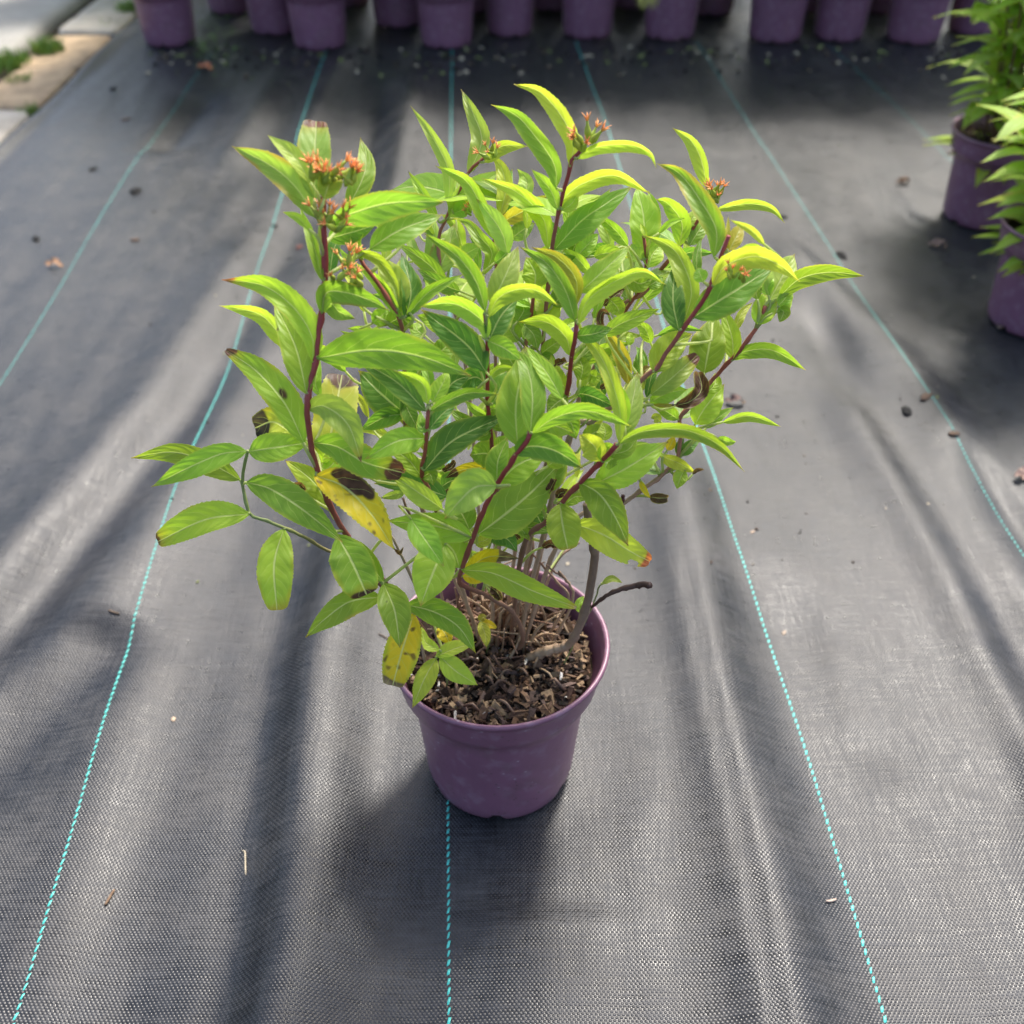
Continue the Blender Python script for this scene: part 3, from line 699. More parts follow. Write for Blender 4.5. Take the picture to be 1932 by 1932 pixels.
NLEAF = [0]
def L(st, c, pts, w, tone='g', roll=0, fold=18, yo=None, dz=None, name='leaf', **kw):
    """a leaf of stem st: midrib traced from base to tip, w apparent width"""
    NLEAF[0] += 1; sd_ = NLEAF[0]; rng = random.Random(sd_ * 13)
    pp = np.array([cp(c, x, y) for x, y in pts]); ns = 71 if ('tip' in kw or 'spots' in kw or 'speck' in kw or 'hole' in kw) else 45
    if ns > 50: kw.setdefault('nv', 9)
    if 'speck' in kw: ns, kw['nv'] = 110, 16
    pix = catmull(pp, ns)
    so, SCv, Spix = STEMS[st]
    d = np.hypot(*(Spix - pp[0]).T); j = int(d.argmin()); near = d[j] < 16
    if yo is None: zb = to_px(SCv[j] + ROOT)[1]
    else: zb = depth_for_y(pp[0][0], pp[0][1], POT_Y + yo / 100)
    seglen = np.linalg.norm(np.diff(pix, axis=0), axis=1).sum() / FPX * zb
    up = (pp[0][1] - pp[-1][1]) / max(1e-6, np.linalg.norm(pp[-1] - pp[0]))
    if dz is None: dz = .28 * up + rng.uniform(-.14, .14)
    t = np.linspace(0, 1, ns)
    zc = zb - .0015 + seglen * (dz * t - .12 * np.sin(np.pi * t) * (1 if up > -.2 else .8))
    P = np.array([at_depth(q[0], q[1], z) for q, z in zip(pix, zc)])
    view = CAMP - P; view /= np.linalg.norm(view, axis=1)[:, None]
    roll = (roll * .45 if abs(roll) >= 18 else roll) + rng.uniform(-9, 9)
    fold = fold * 1.6 if fold >= 20 else fold + 9
    scale = csc(c) * 1932 / 1932 * (1932 / 1932)
    W = w * csc(c) * zb / FPX * .5 / max(.45, math.cos(math.radians(abs(roll))))
    W *= .97
    kw.setdefault('edge', rng.uniform(.03, .14)); kw.setdefault('edgecol', (.52, .52, .07) if rng.random() < .75 else (.50, .36, .07)); kw.setdefault('und', rng.uniform(.05, .13)); kw.setdefault('asym', rng.uniform(-.13, .13))
    V, F, UV, cols = leaf_mesh(P - ROOT, view, W, tone, roll, fold, seed=sd_, **kw)
    pet = None
    base = P[0] - ROOT
    tgt = SCv[j] if near else None
    if tgt is None:      # short leafy side shoot reaching in to the nearest stem
        dd = np.linalg.norm(SCv - (base + np.array((0, 0, -.02))), axis=1); tgt = SCv[int(dd.argmin())]
    dist = np.linalg.norm(tgt - base)
    if dist > .0015:
        inn = P[0] - P[2]; inn = inn / (np.linalg.norm(inn) + 1e-9) * min(.012, dist * .4)
        pa = catmull([tgt, base + inn if dist > .006 else (tgt + base) / 2, base + (P[1] - P[0]) * .5], 7)
        pet = tube(pa, np.linspace(.0013, .0009, 7), 6)
    return leaf_object(name, V, F, UV, cols, so, pet)

RT = (.30, .09, .045)
# --- left shoot
L('left', 'A', [(1335, 930), (1335, 700), (1345, 440)], 225, 'p', 0, 14, cut=.74, tip=.09, tipcol=(.13, .05, .03), edge=.1)
L('left', 'A', [(1345, 1050), (1210, 850), (1050, 715), (812, 597)], 200, 'p', 22, 24, edge=.30, edgecol=(.42, .25, .06))
L('left', 'A', [(1310, 830), (1210, 670), (1038, 527)], 120, 'p', -15, 20)
L('left', 'A', [(1300, 1120), (1225, 1045), (1135, 1012)], 60, 'b')
L('left', 'A', [(1388, 1450), (1315, 1170), (1243, 980)], 95, 'g', 40, 30, edge=.15)
L('left', 'A', [(1540, 1000), (1655, 740), (1622, 543)], 150, 'g', 0, 14, yo=1)
L('left', 'A', [(1440, 1080), (1570, 1020), (1810, 955), (2158, 945)], 205, 'm', -25, 18, edge=.16, edgecol=RT)
L('left', 'A', [(1680, 1245), (1880, 1120), (2140, 1027)], 195, 'g', 10, 16, yo=0)
L('left', 'A', [(1420, 1180), (1600, 1130), (1720, 1090)], 150, 'm', 0, 12, yo=1)
L('left', 'A', [(1430, 1420), (1450, 1270), (1500, 1130)], 110, 'd', 10, 20, yo=0)
L('c4', 'A', [(1640, 1310), (1605, 1200), (1650, 1075)], 120, 'b', 30, 35)
L('c4', 'A', [(1605, 1265), (1730, 1310), (1830, 1440), (1868, 1560)], 95, 'b', -35, 30)
L('c4', 'A', [(1880, 1680), (1745, 1460), (1583, 1325)], 100, 'l', 30, 26)
L('c4', 'A', [(1865, 1620), (1820, 1450), (1750, 1285)], 200, 'p', 0, 12)
L('c4', 'A', [(1905, 1680), (1940, 1500), (1880, 1270)], 150, 'd', -20, 22)
L('left', 'A', [(1380, 1650), (1410, 1520), (1540, 1520), (1690, 1570), (1795, 1625)], 165, 'g', -30, 22, edge=.12, edgecol=RT)
L('left', 'A', [(1325, 1955), (1315, 1790), (1200, 1610), (1010, 1475), (752, 1437)], 190, 'l', 18, 22, edge=.12, tip=.04, tipcol=RT)
L('left', 'A', [(1330, 1900), (1140, 1800), (985, 1655), (735, 1600)], 125, 'b', 12, 20, yo=-1)
L('left', 'A', [(1395, 1640), (1440, 1590), (1490, 1640), (1590, 1680)], 120, 'p', -20, 24, yo=0)
L('left', 'D', [(1285, 545), (1215, 250), (1078, -35)], 210, 'l', -8, 14, edge=.16, spots=((.72, -.9, .02),))
L('left', 'D', [(1350, 320), (1690, 270), (2000, 310), (2320, 432)], 255, 'g', -12, 12, edge=.05)
L('left', 'D', [(1268, 855), (1150, 610), (985, 415), (778, 270)], 215, 'l', 8, 16, cut=.93, tip=.07, tipcol=(.12, .05, .04), edge=.2, edgecol=(.40, .40, .03), spots=((.43, .25, .055),))
L('left', 'D', [(1385, 1050), (1440, 780), (1508, 425)], 275, 'y', 0, 12, yo=0, cut=.70, tip=.12, edge=.2, edgecol=(.45, .42, .03))
L('left', 'D', [(1295, 640), (1400, 625), (1545, 740), (1630, 975)], 200, 'p', -25, 20, tip=.10, tipcol=(.17, .09, .07))
L('left', 'D', [(1325, 850), (1480, 880), (1660, 980), (1885, 1040)], 210, 'g', -5, 14, cut=.8, tip=.16, tipcol=(.11, .045, .03), edge=.12)
L('left', 'D', [(1370, 560), (1340, 470), (1370, 330)], 80, 'g', 20, 20, yo=-2)
L('left', 'D', [(1420, 1260), (1330, 1100), (1150, 960)], 160, 'l', 0, 14, yo=-3, edge=.25, edgecol=(.35, .25, .04), tip=.05)
L('left', 'D', [(1260, 850), (1090, 725), (960, 760)], 215, 'y', 0, 14, yo=-2, cut=.72, tip=.25, tipcol=(.05, .04, .03), edge=.3, edgecol=TONE['Y'])
L('left', 'D', [(1340, 1060), (1520, 1130), (1690, 1300), (1835, 1525)], 265, 'Y', 15, 22, spots=((.33, -.55, .15), (.2, -.6, .09), (.46, -.7, .10)), edge=.1, tip=.05, speck=.05)
L('left', 'D', [(1835, 1520), (1870, 1550), (1895, 1505)], 40, 'k', 40, 40, yo=-5)
L('left', 'D', [(1480, 1440), (1570, 1600), (1662, 1808)], 270, 'g', 0, 12, yo=-6, cut=.74, tip=.06, edge=.2, edgecol=(.36, .38, .03))
L('left', 'D', [(1380, 980), (1420, 900), (1480, 990)], 120, 'l', 10, 20, yo=-2)
L('left', 'D', [(1350, 960), (1400, 1020), (1470, 960), (1500, 880)], 150, 'l', 0, 16, yo=-1)
# --- low left shoot
L('lowleft', 'D', [(872, 1088), (680, 985), (450, 912), (180, 948)], 155, 'g', 10, 12)
L('lowleft', 'D', [(912, 905), (740, 925), (520, 1020), (308, 1130)], 165, 'g', -8, 12)
L('lowleft', 'D', [(916, 908), (1100, 880), (1310, 850)], 195, 'g', 5, 12)
L('lowleft', 'D', [(900, 1100), (1060, 1145), (1250, 1265), (1510, 1475)], 215, 'm', -5, 11)
L('lowleft', 'D', [(925, 1300), (650, 1335), (348, 1475)], 200, 'l', -6, 12, cut=.82, tip=.04, edge=.06)
L('lowleft', 'D', [(1140, 1393), (1080, 1620), (1098, 1905)], 228, 'l', 0, 10, cut=.80, tip=.03, edge=.18, edgecol=(.40, .38, .03), dz=-.2)
# --- low front-left shoot
L('lowleft2', 'D', [(1768, 1728), (1620, 1545), (1425, 1410)], 130, 'g', 30, 14)
L('lowleft2', 'G', [(175, 140), (250, 330), (285, 580)], 225, 'g', 0, 14, spots=((.28, .35, .012),))
L('lowleft2', 'G', [(330, 285), (520, 335), (690, 440), (806, 618)], 195, 'g', -18, 16, tip=.02)
L('lowleft2', 'D', [(1755, 1822), (1560, 1850), (1400, 1960), (1278, 2075)], 175, 'g', 0, 14)
L('lowleft2', 'G', [(380, 350), (300, 600), (235, 840)], 245, 'Y', 0, 12, yo=-7.5, cut=.78, tip=.11, tipcol=(.16, .12, .08), speck=.20, edge=.3, edgecol=(.42, .45, .03))
L('lowleft2', 'E', [(545, 1490), (470, 1670), (390, 1880)], 270, 'l', 0, 10, yo=-7)
L('sprout', 'G', [(532, 650), (450, 800), (372, 992)], 145, 'b', 0, 12)
L('sprout', 'G', [(532, 640), (650, 590), (808, 540)], 105, 'b', 10, 14)
L('sprout', 'G', [(560, 640), (670, 740), (818, 836)], 160, 'b', 0, 12)
L('sprout', 'G', [(555, 595), (460, 540), (435, 432)], 95, 'b', -20, 22)
L('sprout2', 'G', [(835, 400), (870, 490), (880, 580)], 85, 'y', 0, 14)
L('sprout2', 'G', [(838, 398), (895, 420), (958, 448)], 62, 'Y', 0, 14, tip=.1)
L('sprout2', 'G', [(840, 400), (850, 375), (880, 360)], 60, 'o', 0, 14)
L('sprout', 'G', [(555, 430), (600, 490), (630, 565)], 110, 'Y', 0, 12, yo=-3, speck=.25)
L('sprout3', 'G', [(1672, 140), (1740, 105), (1812, 135)], 52, 'p', 20, 20)
L('sprout3', 'G', [(1525, 340), (1515, 280), (1548, 222)], 66, 'g', 0, 16)
# --- front stem
L('front', 'E', [(650, 1652), (850, 1675), (1100, 1785), (1372, 1888)], 170, 'l', -8, 12, cut=.94, tip=.02, tipcol=(.35, .27, .2), edge=.15, edgecol=(.40, .44, .03))
L('front', 'E', [(655, 1690), (740, 1700), (832, 1690)], 80, 'Y', 0, 14, edge=.1)
L('front', 'E', [(665, 1660), (820, 1570), (1015, 1580)], 105, 'Y', -10, 16, yo=-4, tip=.38, tipcol=(.14, .10, .075))
L('front', 'E', [(715, 1445), (480, 1375), (178, 1342)], 180, 'l', 0, 12)
L('front', 'E', [(638, 1640), (585, 1515), (430, 1395)], 205, 'l', 0, 12)
L('front', 'E', [(330, 1330), (420, 1460), (538, 1632)], 180, 'g', 0, 14, yo=-7.5, dz=-.2)
L('front', 'E', [(870, 1122), (740, 1130), (640, 1215), (543, 1330)], 255, 'p', 12, 20, yo=-9)
L('front', 'E', [(748, 1432), (900, 1320), (1085, 1165), (1268, 982)], 290, 'g', 0, 10, yo=-6)
L('front', 'E', [(875, 1110), (1010, 985), (1190, 920)], 235, 'l', 0, 12, yo=-6, edge=.08)
L('front', 'E', [(870, 1090), (880, 960), (940, 820)], 150, 'g', 20, 18, yo=-6.5)
L('front', 'E', [(1082, 795), (1095, 560), (1060, 380), (970, 250)], 172, 'g', -10, 14)
L('front', 'E', [(1000, 875), (990, 620), (1030, 400), (1048, 242)], 235, 'l', 10, 14, yo=-7.5, edge=.08)
L('front', 'E', [(1282, 580), (1190, 420), (1048, 240)], 120, 'l', -15, 16, yo=-6.5, edge=.12)
L('front', 'E', [(1090, 795), (1240, 695), (1450, 655), (1722, 750)], 118, 'g', -25, 16)
L('front', 'E', [(985, 925), (1080, 875), (1240, 905), (1410, 1012)], 205, 'm', -22, 20)
L('front', 'E', [(1085, 800), (1200, 740), (1350, 790)], 180, 'g', 0, 14, yo=-5)
L('front', 'E', [(730, 1480), (790, 1470), (845, 1430)], 85, 'y', 0, 14, yo=-4)
L('front', 'E', [(800, 1420), (930, 1455), (1000, 1540)], 130, 'd', 0, 14, yo=-3)
L('front', 'E', [(960, 1390), (1080, 1385), (1210, 1405)], 95, 'm', 0, 14, yo=-3)
L('front', 'E', [(700, 1400), (640, 1280), (560, 1180)], 170, 'm', 0, 14, yo=-4)
# --- right front stem
L('right', 'E', [(1268, 1235), (1285, 1370), (1318, 1522)], 225, 'l', 0, 12, cut=.82, tip=.03, tipcol=(.4, .2, .1))
L('right', 'E', [(1388, 1098), (1520, 1180), (1615, 1320), (1697, 1500)], 215, 'g', 0, 14)
L('right', 'E', [(1350, 1360), (1540, 1430), (1700, 1530), (1832, 1600)], 205, 'y', 0, 12, yo=-4, cut=.85, tip=.07, tipcol=(.42, .12, .05), edge=.1, hole=((.83, .8, .06),))
L('right', 'F', [(40, 1490), (330, 1340), (665, 1128)], 290, 'l', 0, 10, yo=-5.5, tip=.02, hole=((.30, -.75, .075), (.36, -.95, .07)), edge=.05)
L('right', 'E', [(1530, 970), (1480, 870), (1390, 800)], 180, 'y', 15, 24, und=.2, edge=.2)
L('right', 'E', [(1535, 975), (1560, 900), (1622, 885)], 130, 'b', -10, 24, und=.15)
L('right', 'F', [(238, 1150), (450, 1045), (800, 1030), (1090, 1155), (1308, 1380)], 150, 'g', -32, 26, edge=.22, edgecol=(.48, .45, .04))
L('right', 'E', [(1640, 860), (1640, 630), (1545, 350), (1432, 205), (1283, 143)], 118, 'y', 25, 24, edge=.25, edgecol=(.48, .44, .04))
L('right', 'F', [(300, 1000), (300, 800), (200, 590)], 110, 'b', 15, 20)
L('right', 'F', [(285, 1090), (365, 800), (412, 540)], 215, 'p', 0, 12, yo=-6)
L('right', 'F', [(160, 1240), (320, 1200), (410, 1090)], 130, 'g', 0, 14, yo=-6)
L('right', 'F', [(120, 1120), (140, 1040), (110, 960)], 140, 'l', 0, 14, yo=-5)
L('right', 'E', [(1300, 1240), (1370, 1190), (1450, 1210)], 110, 'g', 0, 14, yo=-5)
# --- centre
L('c1', 'B', [(805, 1815), (775, 1695), (600, 1590), (383, 1607)], 145, 'b', 28, 24)
L('c1', 'B', [(800, 1640), (740, 1450), (620, 1290), (410, 1145)], 130, 'g', 25, 26, edge=.22, edgecol=(.42, .45, .04))
L('c1', 'B', [(818, 1675), (880, 1555), (1000, 1500), (1130, 1510), (1262, 1602)], 130, 'b', -32, 26)
L('c1', 'B', [(835, 1600), (930, 1400), (1005, 1228)], 175, 'p', 0, 12)
L('c1', 'B', [(825, 1810), (900, 1660), (1005, 1550)], 180, 'd', 0, 14)
L('c1', 'E', [(805, 410), (680, 235), (395, 15)], 205, 'd', 5, 12)
L('c1', 'E', [(820, 450), (890, 385), (1003, 390)], 62, 'l', -25, 22)
L('c1', 'E', [(845, 610), (905, 490), (985, 400)], 180, 'm', 0, 12)
L('c1', 'E', [(815, 210), (920, 260), (1025, 335)], 140, 'g', 0, 14)
L('c1', 'E', [(815, 685), (840, 640), (892, 642)], 90, 'l', 0, 20, und=.15)
L('c1', 'E', [(805, 680), (730, 640), (674, 588)], 65, 'l', 10, 22)
L('c1', 'E', [(830, 780), (780, 800), (640, 690), (575, 640)], 110, 'g', 0, 16)
L('c1', 'E', [(850, 930), (790, 920), (700, 930)], 180, 'm', 0, 14)
L('c1', 'E', [(850, 1000), (650, 1025), (545, 1075)], 95, 'Y', 0, 14, tip=.3)
L('c1', 'E', [(860, 900), (900, 850), (940, 810)], 90, 'l', 0, 14)
L('c1', 'E', [(830, 760), (900, 700), (940, 560)], 140, 'm', 0, 14, yo=-1)
L('c1', 'E', [(800, 480), (730, 440), (600, 500)], 150, 'd', 0, 14, yo=-1)
L('c2', 'B', [(1365, 1700), (1300, 1500), (1180, 1330), (1018, 1232)], 140, 'm', 22, 24, edge=.18, edgecol=(.42, .45, .05))
L('c2', 'B', [(1372, 1600), (1365, 1430), (1250, 1300), (1090, 1232)], 118, 'o', 22, 24, edge=.3, edgecol=(.50, .33, .05))
L('c2', 'B', [(1378, 1725), (1450, 1560), (1650, 1430), (1800, 1390), (1935, 1470)], 120, 'b', -30, 26)
L('c2', 'B', [(1390, 1520), (1520, 1400), (1712, 1220)], 150, 'g', 10, 18)
L('c2', 'E', [(1340, 312), (1300, 185), (1180, 95), (1010, 92)], 140, 'b', 20, 22)
L('c2', 'E', [(1368, 180), (1470, 170), (1600, 130)], 120, 'm', 0, 14)
L('c2', 'E', [(1540, 180), (1660, 100), (1895, 10)], 118, 'g', 0, 14, yo=0)
L('c2', 'E', [(1310, 560), (1250, 600), (1185, 660)], 140, 'g', 0, 14)
L('c2', 'E', [(1375, 560), (1400, 545), (1480, 565), (1600, 620)], 140, 'd', -20, 18)
L('c2', 'E', [(1420, 540), (1440, 480), (1525, 425)], 130, 'y', 0, 16, tip=.12)
L('c2', 'E', [(1395, 460), (1410, 380), (1375, 300)], 120, 'l', 0, 16)
L('c2', 'E', [(1330, 350), (1420, 300), (1500, 220)], 120, 'm', 0, 14, yo=0)
L('c2', 'E', [(1310, 520), (1240, 420), (1210, 300)], 110, 'l', 0, 14, yo=0)
L('c2', 'E', [(1250, 700), (1330, 720), (1370, 830)], 150, 'l', 0, 14, yo=-1, edge=.12)
L('c3', 'E', [(425, 655), (240, 470), (-10, 330)], 140, 'd', 18, 18)
L('c3', 'E', [(438, 610), (400, 480), (235, 400)], 110, 'b', 25, 24)
L('c3', 'E', [(452, 652), (560, 590), (700, 540), (885, 548)], 100, 'm', -28, 22)
L('c3', 'E', [(465, 600), (530, 480), (565, 400)], 120, 'l', 10, 18)
L('c3', 'E', [(520, 570), (600, 470), (705, 430)], 160, 'd', 0, 14, yo=-3)
L('c3', 'E', [(410, 1032), (600, 835), (932, 680)], 200, 'd', 0, 12)
L('c3', 'E', [(445, 770), (520, 680), (625, 590)], 100, 'd', 10, 16)
L('c3', 'E', [(430, 825), (250, 840), (42, 955)], 175, 'l', 0, 14)
L('c3', 'E', [(400, 1070), (310, 955), (190, 888)], 115, 'l', 0, 16)
L('c3', 'E', [(440, 700), (400, 760), (390, 650)], 80, 'm', 0, 14)
L('c3', 'E', [(395, 1075), (450, 1050), (470, 1120)], 110, 'm', 0, 14)
L('c3', 'E', [(530, 1270), (370, 1160), (208, 1052)], 140, 'y', 5, 16, yo=-8)
L('c3', 'E', [(560, 1190), (300, 1110), (100, 1110)], 165, 'd', 0, 12)
L('c3', 'E', [(290, 1170), (220, 1180), (140, 1200)], 60, 'p', 0, 16)
L('c4', 'E', [(290, 672), (160, 560), (0, 400)], 240, 'd', 0, 10)
L('c4', 'E', [(292, 672), (170, 690), (12, 775)], 130, 'm', 0, 14)
L('c4', 'E', [(285, 590), (340, 700), (390, 790)], 110, 'm', 0, 16)
L('c4', 'E', [(300, 900), (360, 840), (370, 800)], 120, 'l', 0, 14)
L('c4', 'E', [(292, 480), (380, 420), (500, 300)], 150, 'm', 0, 14, yo=1)
L('c4', 'E', [(470, 320), (560, 240), (632, 165)], 140, 'g', 10, 16, yo=1)
L('c4', 'E', [(180, 110), (270, 70), (345, 140)], 140, 'g', 0, 18, yo=0)
L('c4', 'E', [(90, 100), (150, 50), (190, 10)], 120, 'l', 0, 18, yo=0)
L('c4', 'B', [(300, 1670), (450, 1510), (660, 1403)], 90, 'l', -25, 22)
L('c4', 'B', [(310, 1640), (240, 1540), (260, 1300)], 110, 'l', 25, 20)
L('c4', 'E', [(550, 160), (470, 90), (370, 50)], 110, 'l', 0, 14, yo=3)
L('c5', 'B', [(1170, 1735), (1180, 1620), (1110, 1500)], 165, 'b', 0, 16)
L('c5', 'B', [(1110, 1490), (1110, 1390), (1055, 1295)], 190, 'l', 0, 14, spots=((.85, .7, .05),))
L('c5', 'B', [(1000, 1700), (1040, 1620), (980, 1560)], 120, 'm', 0, 14)
L('c5', 'E', [(1000, 220), (960, 150), (920, 80)], 130, 'l', 0, 14)
L('c5', 'E', [(1040, 110), (1100, 170), (1130, 270)], 120, 'm', 0, 16)
L('c5', 'E', [(1010, 420), (930, 300), (860, 250)], 130, 'g', 0, 14)
L('c5', 'E', [(1150, 290), (1220, 240), (1290, 200)], 100, 'g', 0, 14)
L('c5', 'E', [(1150, 300), (1190, 330), (1240, 380)], 100, 'm', 0, 14)
L('c5', 'B', [(1220, 1600), (1270, 1540), (1290, 1450)], 130, 'm', 0, 14)
L('c2', 'E', [(1150, 1150), (1230, 1050), (1290, 900)], 150, 'm', 0, 16, yo=-3)
L('c2', 'E', [(1180, 1300), (1100, 1250), (1010, 1330)], 130, 'm', 0, 16, yo=-2)
L('c2', 'E', [(1190, 1000), (1280, 940), (1380, 960)], 130, 'l', 0, 18, yo=-3)
L('c2', 'E', [(1200, 1420), (1140, 1340), (1090, 1220)], 125, 'd', 0, 16, yo=-1)
L('c1', 'E', [(940, 1500), (1010, 1420), (1110, 1350)], 115, 'm', 0, 16, yo=-1)
L('c2', 'E', [(1240, 900), (1200, 800), (1230, 690)], 140, 'g', 0, 18, yo=-2)
L('c1', 'E', [(900, 1250), (980, 1330), (1080, 1470)], 130, 'g', 0, 16, yo=-2, dz=-.1)
L('right3', 'E', [(1560, 1050), (1640, 1000), (1760, 1010)], 110, 'm', 0, 16, yo=-1)
L('c2', 'E', [(1420, 850), (1480, 790), (1580, 760)], 130, 'g', 0, 18, yo=-2)
L('c2', 'E', [(1450, 700), (1520, 640), (1600, 640)], 120, 'l', 0, 18, yo=-1)
L('c4', 'E', [(560, 900), (640, 820), (740, 800)], 120, 'm', 0, 16, yo=0)
L('c4', 'E', [(520, 1130), (600, 1090), (720, 1120)], 130, 'd', 0, 16, yo=-1)
# --- top
L('c6', 'B', [(1330, 725), (1350, 570), (1270, 400), (1130, 250), (978, 207)], 140, 'y', 22, 26, edge=.1)
L('c6', 'B', [(1245, 870), (1230, 710), (1100, 520), (985, 400), (833, 335)], 160, 'm', 25, 28, edge=.14, edgecol=(.40, .45, .06))
L('c6', 'B', [(1375, 680), (1500, 605), (1700, 590), (1830, 640), (1874, 735)], 95, 'b', -30, 28, edge=.1)
L('c6', 'B', [(1270, 1015), (1300, 920), (1420, 830), (1620, 785), (1835, 895)], 130, 'b', -28, 26)
L('c6', 'B', [(1230, 1250), (1400, 1070), (1560, 955), (1725, 848)], 180, 'm', 0, 14)
L('c6', 'B', [(1255, 1000), (1205, 870), (1088, 743)], 100, 'b', 15, 22)
L('c6', 'B', [(1195, 1250), (1160, 1050), (1000, 890), (775, 798)], 130, 'b', 20, 24)
L('c6', 'B', [(1280, 1000), (1340, 960), (1380, 900)], 80, 'l', 0, 18)
L('c6', 'B', [(1370, 1295), (1440, 1220), (1512, 1148)], 118, 'b', 0, 18, yo=6)
L('c6', 'B', [(1340, 1270), (1400, 1160), (1500, 1060)], 160, 'm', 0, 14, yo=7)
L('c6', 'B', [(1460, 1400), (1385, 1315), (1283, 1238)], 90, 'l', 10, 20, yo=4)
L('c6', 'B', [(1230, 1300), (1350, 1330), (1440, 1300)], 110, 'm', 0, 16, yo=5)
L('c6', 'B', [(1480, 1290), (1580, 1270), (1700, 1300)], 100, 'l', 0, 16, yo=6)
L('right5', 'B', [(1695, 1225), (1620, 1130), (1500, 1028)], 95, 'l', 10, 20)
L('right5', 'C', [(350, 1100), (345, 880), (300, 688)], 205, 'g', 0, 12)
L('right5', 'C', [(372, 1200), (405, 1110), (460, 1050)], 160, 'b', 0, 24)
L('right5', 'C', [(330, 1150), (290, 1100), (265, 1050)], 120, 'p', 0, 16)
L('right5', 'C', [(250, 1260), (320, 1300), (400, 1270)], 130, 'l', 0, 18)
L('right5', 'C', [(150, 1090), (60, 1090), (-10, 1120)], 100, 'm', 0, 16)
L('right5', 'C', [(370, 1320), (420, 1290), (470, 1260)], 100, 'g', 0, 16)
L('right5', 'C', [(90, 1440), (160, 1380), (230, 1330)], 70, 'k', 0, 20)
L('right5', 'C', [(130, 1400), (180, 1450), (200, 1520)], 120, 'l', 0, 16)
L('right5', 'C', [(440, 985), (520, 918), (605, 888)], 48, 'l', 10, 24)
L('right5', 'C', [(360, 1010), (345, 960), (325, 920)], 40, 'b', 10, 24)
# --- back
L('back', 'B', [(565, 980), (565, 750), (465, 540), (328, 343)], 100, 'p', 25, 24)
L('back', 'B', [(690, 775), (775, 570), (725, 400), (643, 238)], 135, 'p', 15, 22, edge=.1)
L('back', 'B', [(790, 700), (900, 600), (1062, 597)], 100, 'y', -15, 22)
L('back', 'B', [(570, 1045), (720, 890), (890, 750)], 165, 'p', 0, 14)
L('back', 'B', [(500, 1060), (410, 900), (312, 752)], 80, 'l', 15, 22, tip=.06)
L('back', 'B', [(430, 1400), (470, 1180), (440, 960)], 100, 'p', 0, 18)
L('back', 'B', [(490, 1410), (560, 1250), (605, 1085)], 180, 'p', 0, 14, edge=.12, edgecol=RT)
L('back', 'B', [(420, 1340), (350, 1260), (320, 1120)], 80, 'p', 20, 20)
L('back', 'B', [(560, 1480), (440, 1340), (245, 1205)], 110, 'g', 10, 16, yo=6)
L('back', 'B', [(640, 1510), (540, 1470), (370, 1370)], 110, 'm', 10, 16, yo=5)
L('back', 'B', [(600, 1020), (680, 990), (720, 1000)], 110, 'p', 0, 16)
L('back', 'B', [(650, 1290), (720, 1250), (760, 1230)], 110, 'p', 0, 16)
L('back', 'B', [(500, 1520), (470, 1460), (420, 1420)], 120, 'l', 0, 16, yo=8)
L('back', 'E', [(420, 180), (370, 140), (370, 90)], 110, 'p', 0, 16, yo=8)
L('back2', 'B', [(890, 1045), (925, 870), (900, 735), (828, 638)], 118, 'y', 15, 22, edge=.15)
L('back2', 'B', [(1020, 960), (1060, 830), (1000, 742)], 115, 'p', 0, 20, und=.15)
L('back2', 'B', [(900, 1075), (1030, 1010), (1200, 900)], 120, 'o', -10, 18)
L('back2', 'B', [(860, 1190), (800, 1040), (680, 820), (483, 720)], 120, 'l', 22, 24, yo=7, edge=.12)
L('back2', 'B', [(940, 1275), (890, 1120), (745, 930)], 145, 'p', 15, 18, yo=5)
L('back2', 'B', [(790, 1410), (840, 1270), (760, 1165), (690, 1080), (598, 1050)], 105, 'g', 20, 24, yo=6)
L('back2', 'B', [(960, 1180), (1040, 1120), (1110, 1080)], 120, 'p', 0, 16)
L('back2', 'B', [(860, 1330), (920, 1280), (950, 1220)], 90, 'm', 0, 16, yo=6)
# --- right
L('right2', 'C', [(788, 1140), (800, 960), (690, 760), (565, 605), (428, 545)], 170, 'g', 20, 24, edge=.35, edgecol=(.46, .36, .06))
L('right2', 'C', [(778, 1315), (860, 1190), (1040, 1130), (1200, 1185), (1327, 1287)], 170, 'y', -28, 24, edge=.12, edgecol=(.42, .30, .06))
L('right2', 'C', [(655, 1515), (880, 1370), (1170, 1188)], 240, 'm', 0, 12)
L('right2', 'C', [(592, 1565), (645, 1350), (585, 1160), (500, 1060), (350, 998)], 160, 'y', 18, 24, edge=.1)
L('right2', 'C', [(565, 1595), (530, 1400), (545, 1170)], 160, 'd', 0, 14, edge=.04)
L('right2', 'C', [(880, 1095), (930, 1000), (965, 918)], 110, 'o', 0, 22)
L('right2', 'C', [(865, 1090), (872, 1000), (878, 875)], 40, 'o', 0, 24)
L('right2', 'C', [(1105, 1055), (1020, 965), (888, 900)], 60, 'y', 15, 24)
L('right2', 'C', [(930, 1110), (1020, 1070), (1095, 1070)], 60, 'b', 0, 22)
L('right2', 'C', [(720, 1290), (700, 1240), (690, 1200)], 100, 'g', 0, 16)
L('right2', 'F', [(545, 545), (620, 420), (725, 305), (872, 222)], 265, 'y', -5, 18, tip=.03, tipcol=(.45, .3, .2))
L('right2', 'F', [(520, 735), (700, 590), (912, 402)], 200, 'p', 0, 16, cut=.86, tip=.14, tipcol=(.11, .035, .022), edge=.1)
L('right2', 'F', [(510, 800), (660, 720), (830, 690)], 165, 'l', 0, 14)
L('right2', 'F', [(330, 645), (300, 450), (215, 290), (125, 175)], 165, 'o', 15, 26, tip=.06)
L('right2', 'F', [(125, 190), (95, 110), (120, 40), (190, 70)], 95, 'k', 10, 34, yo=-1, und=.25)
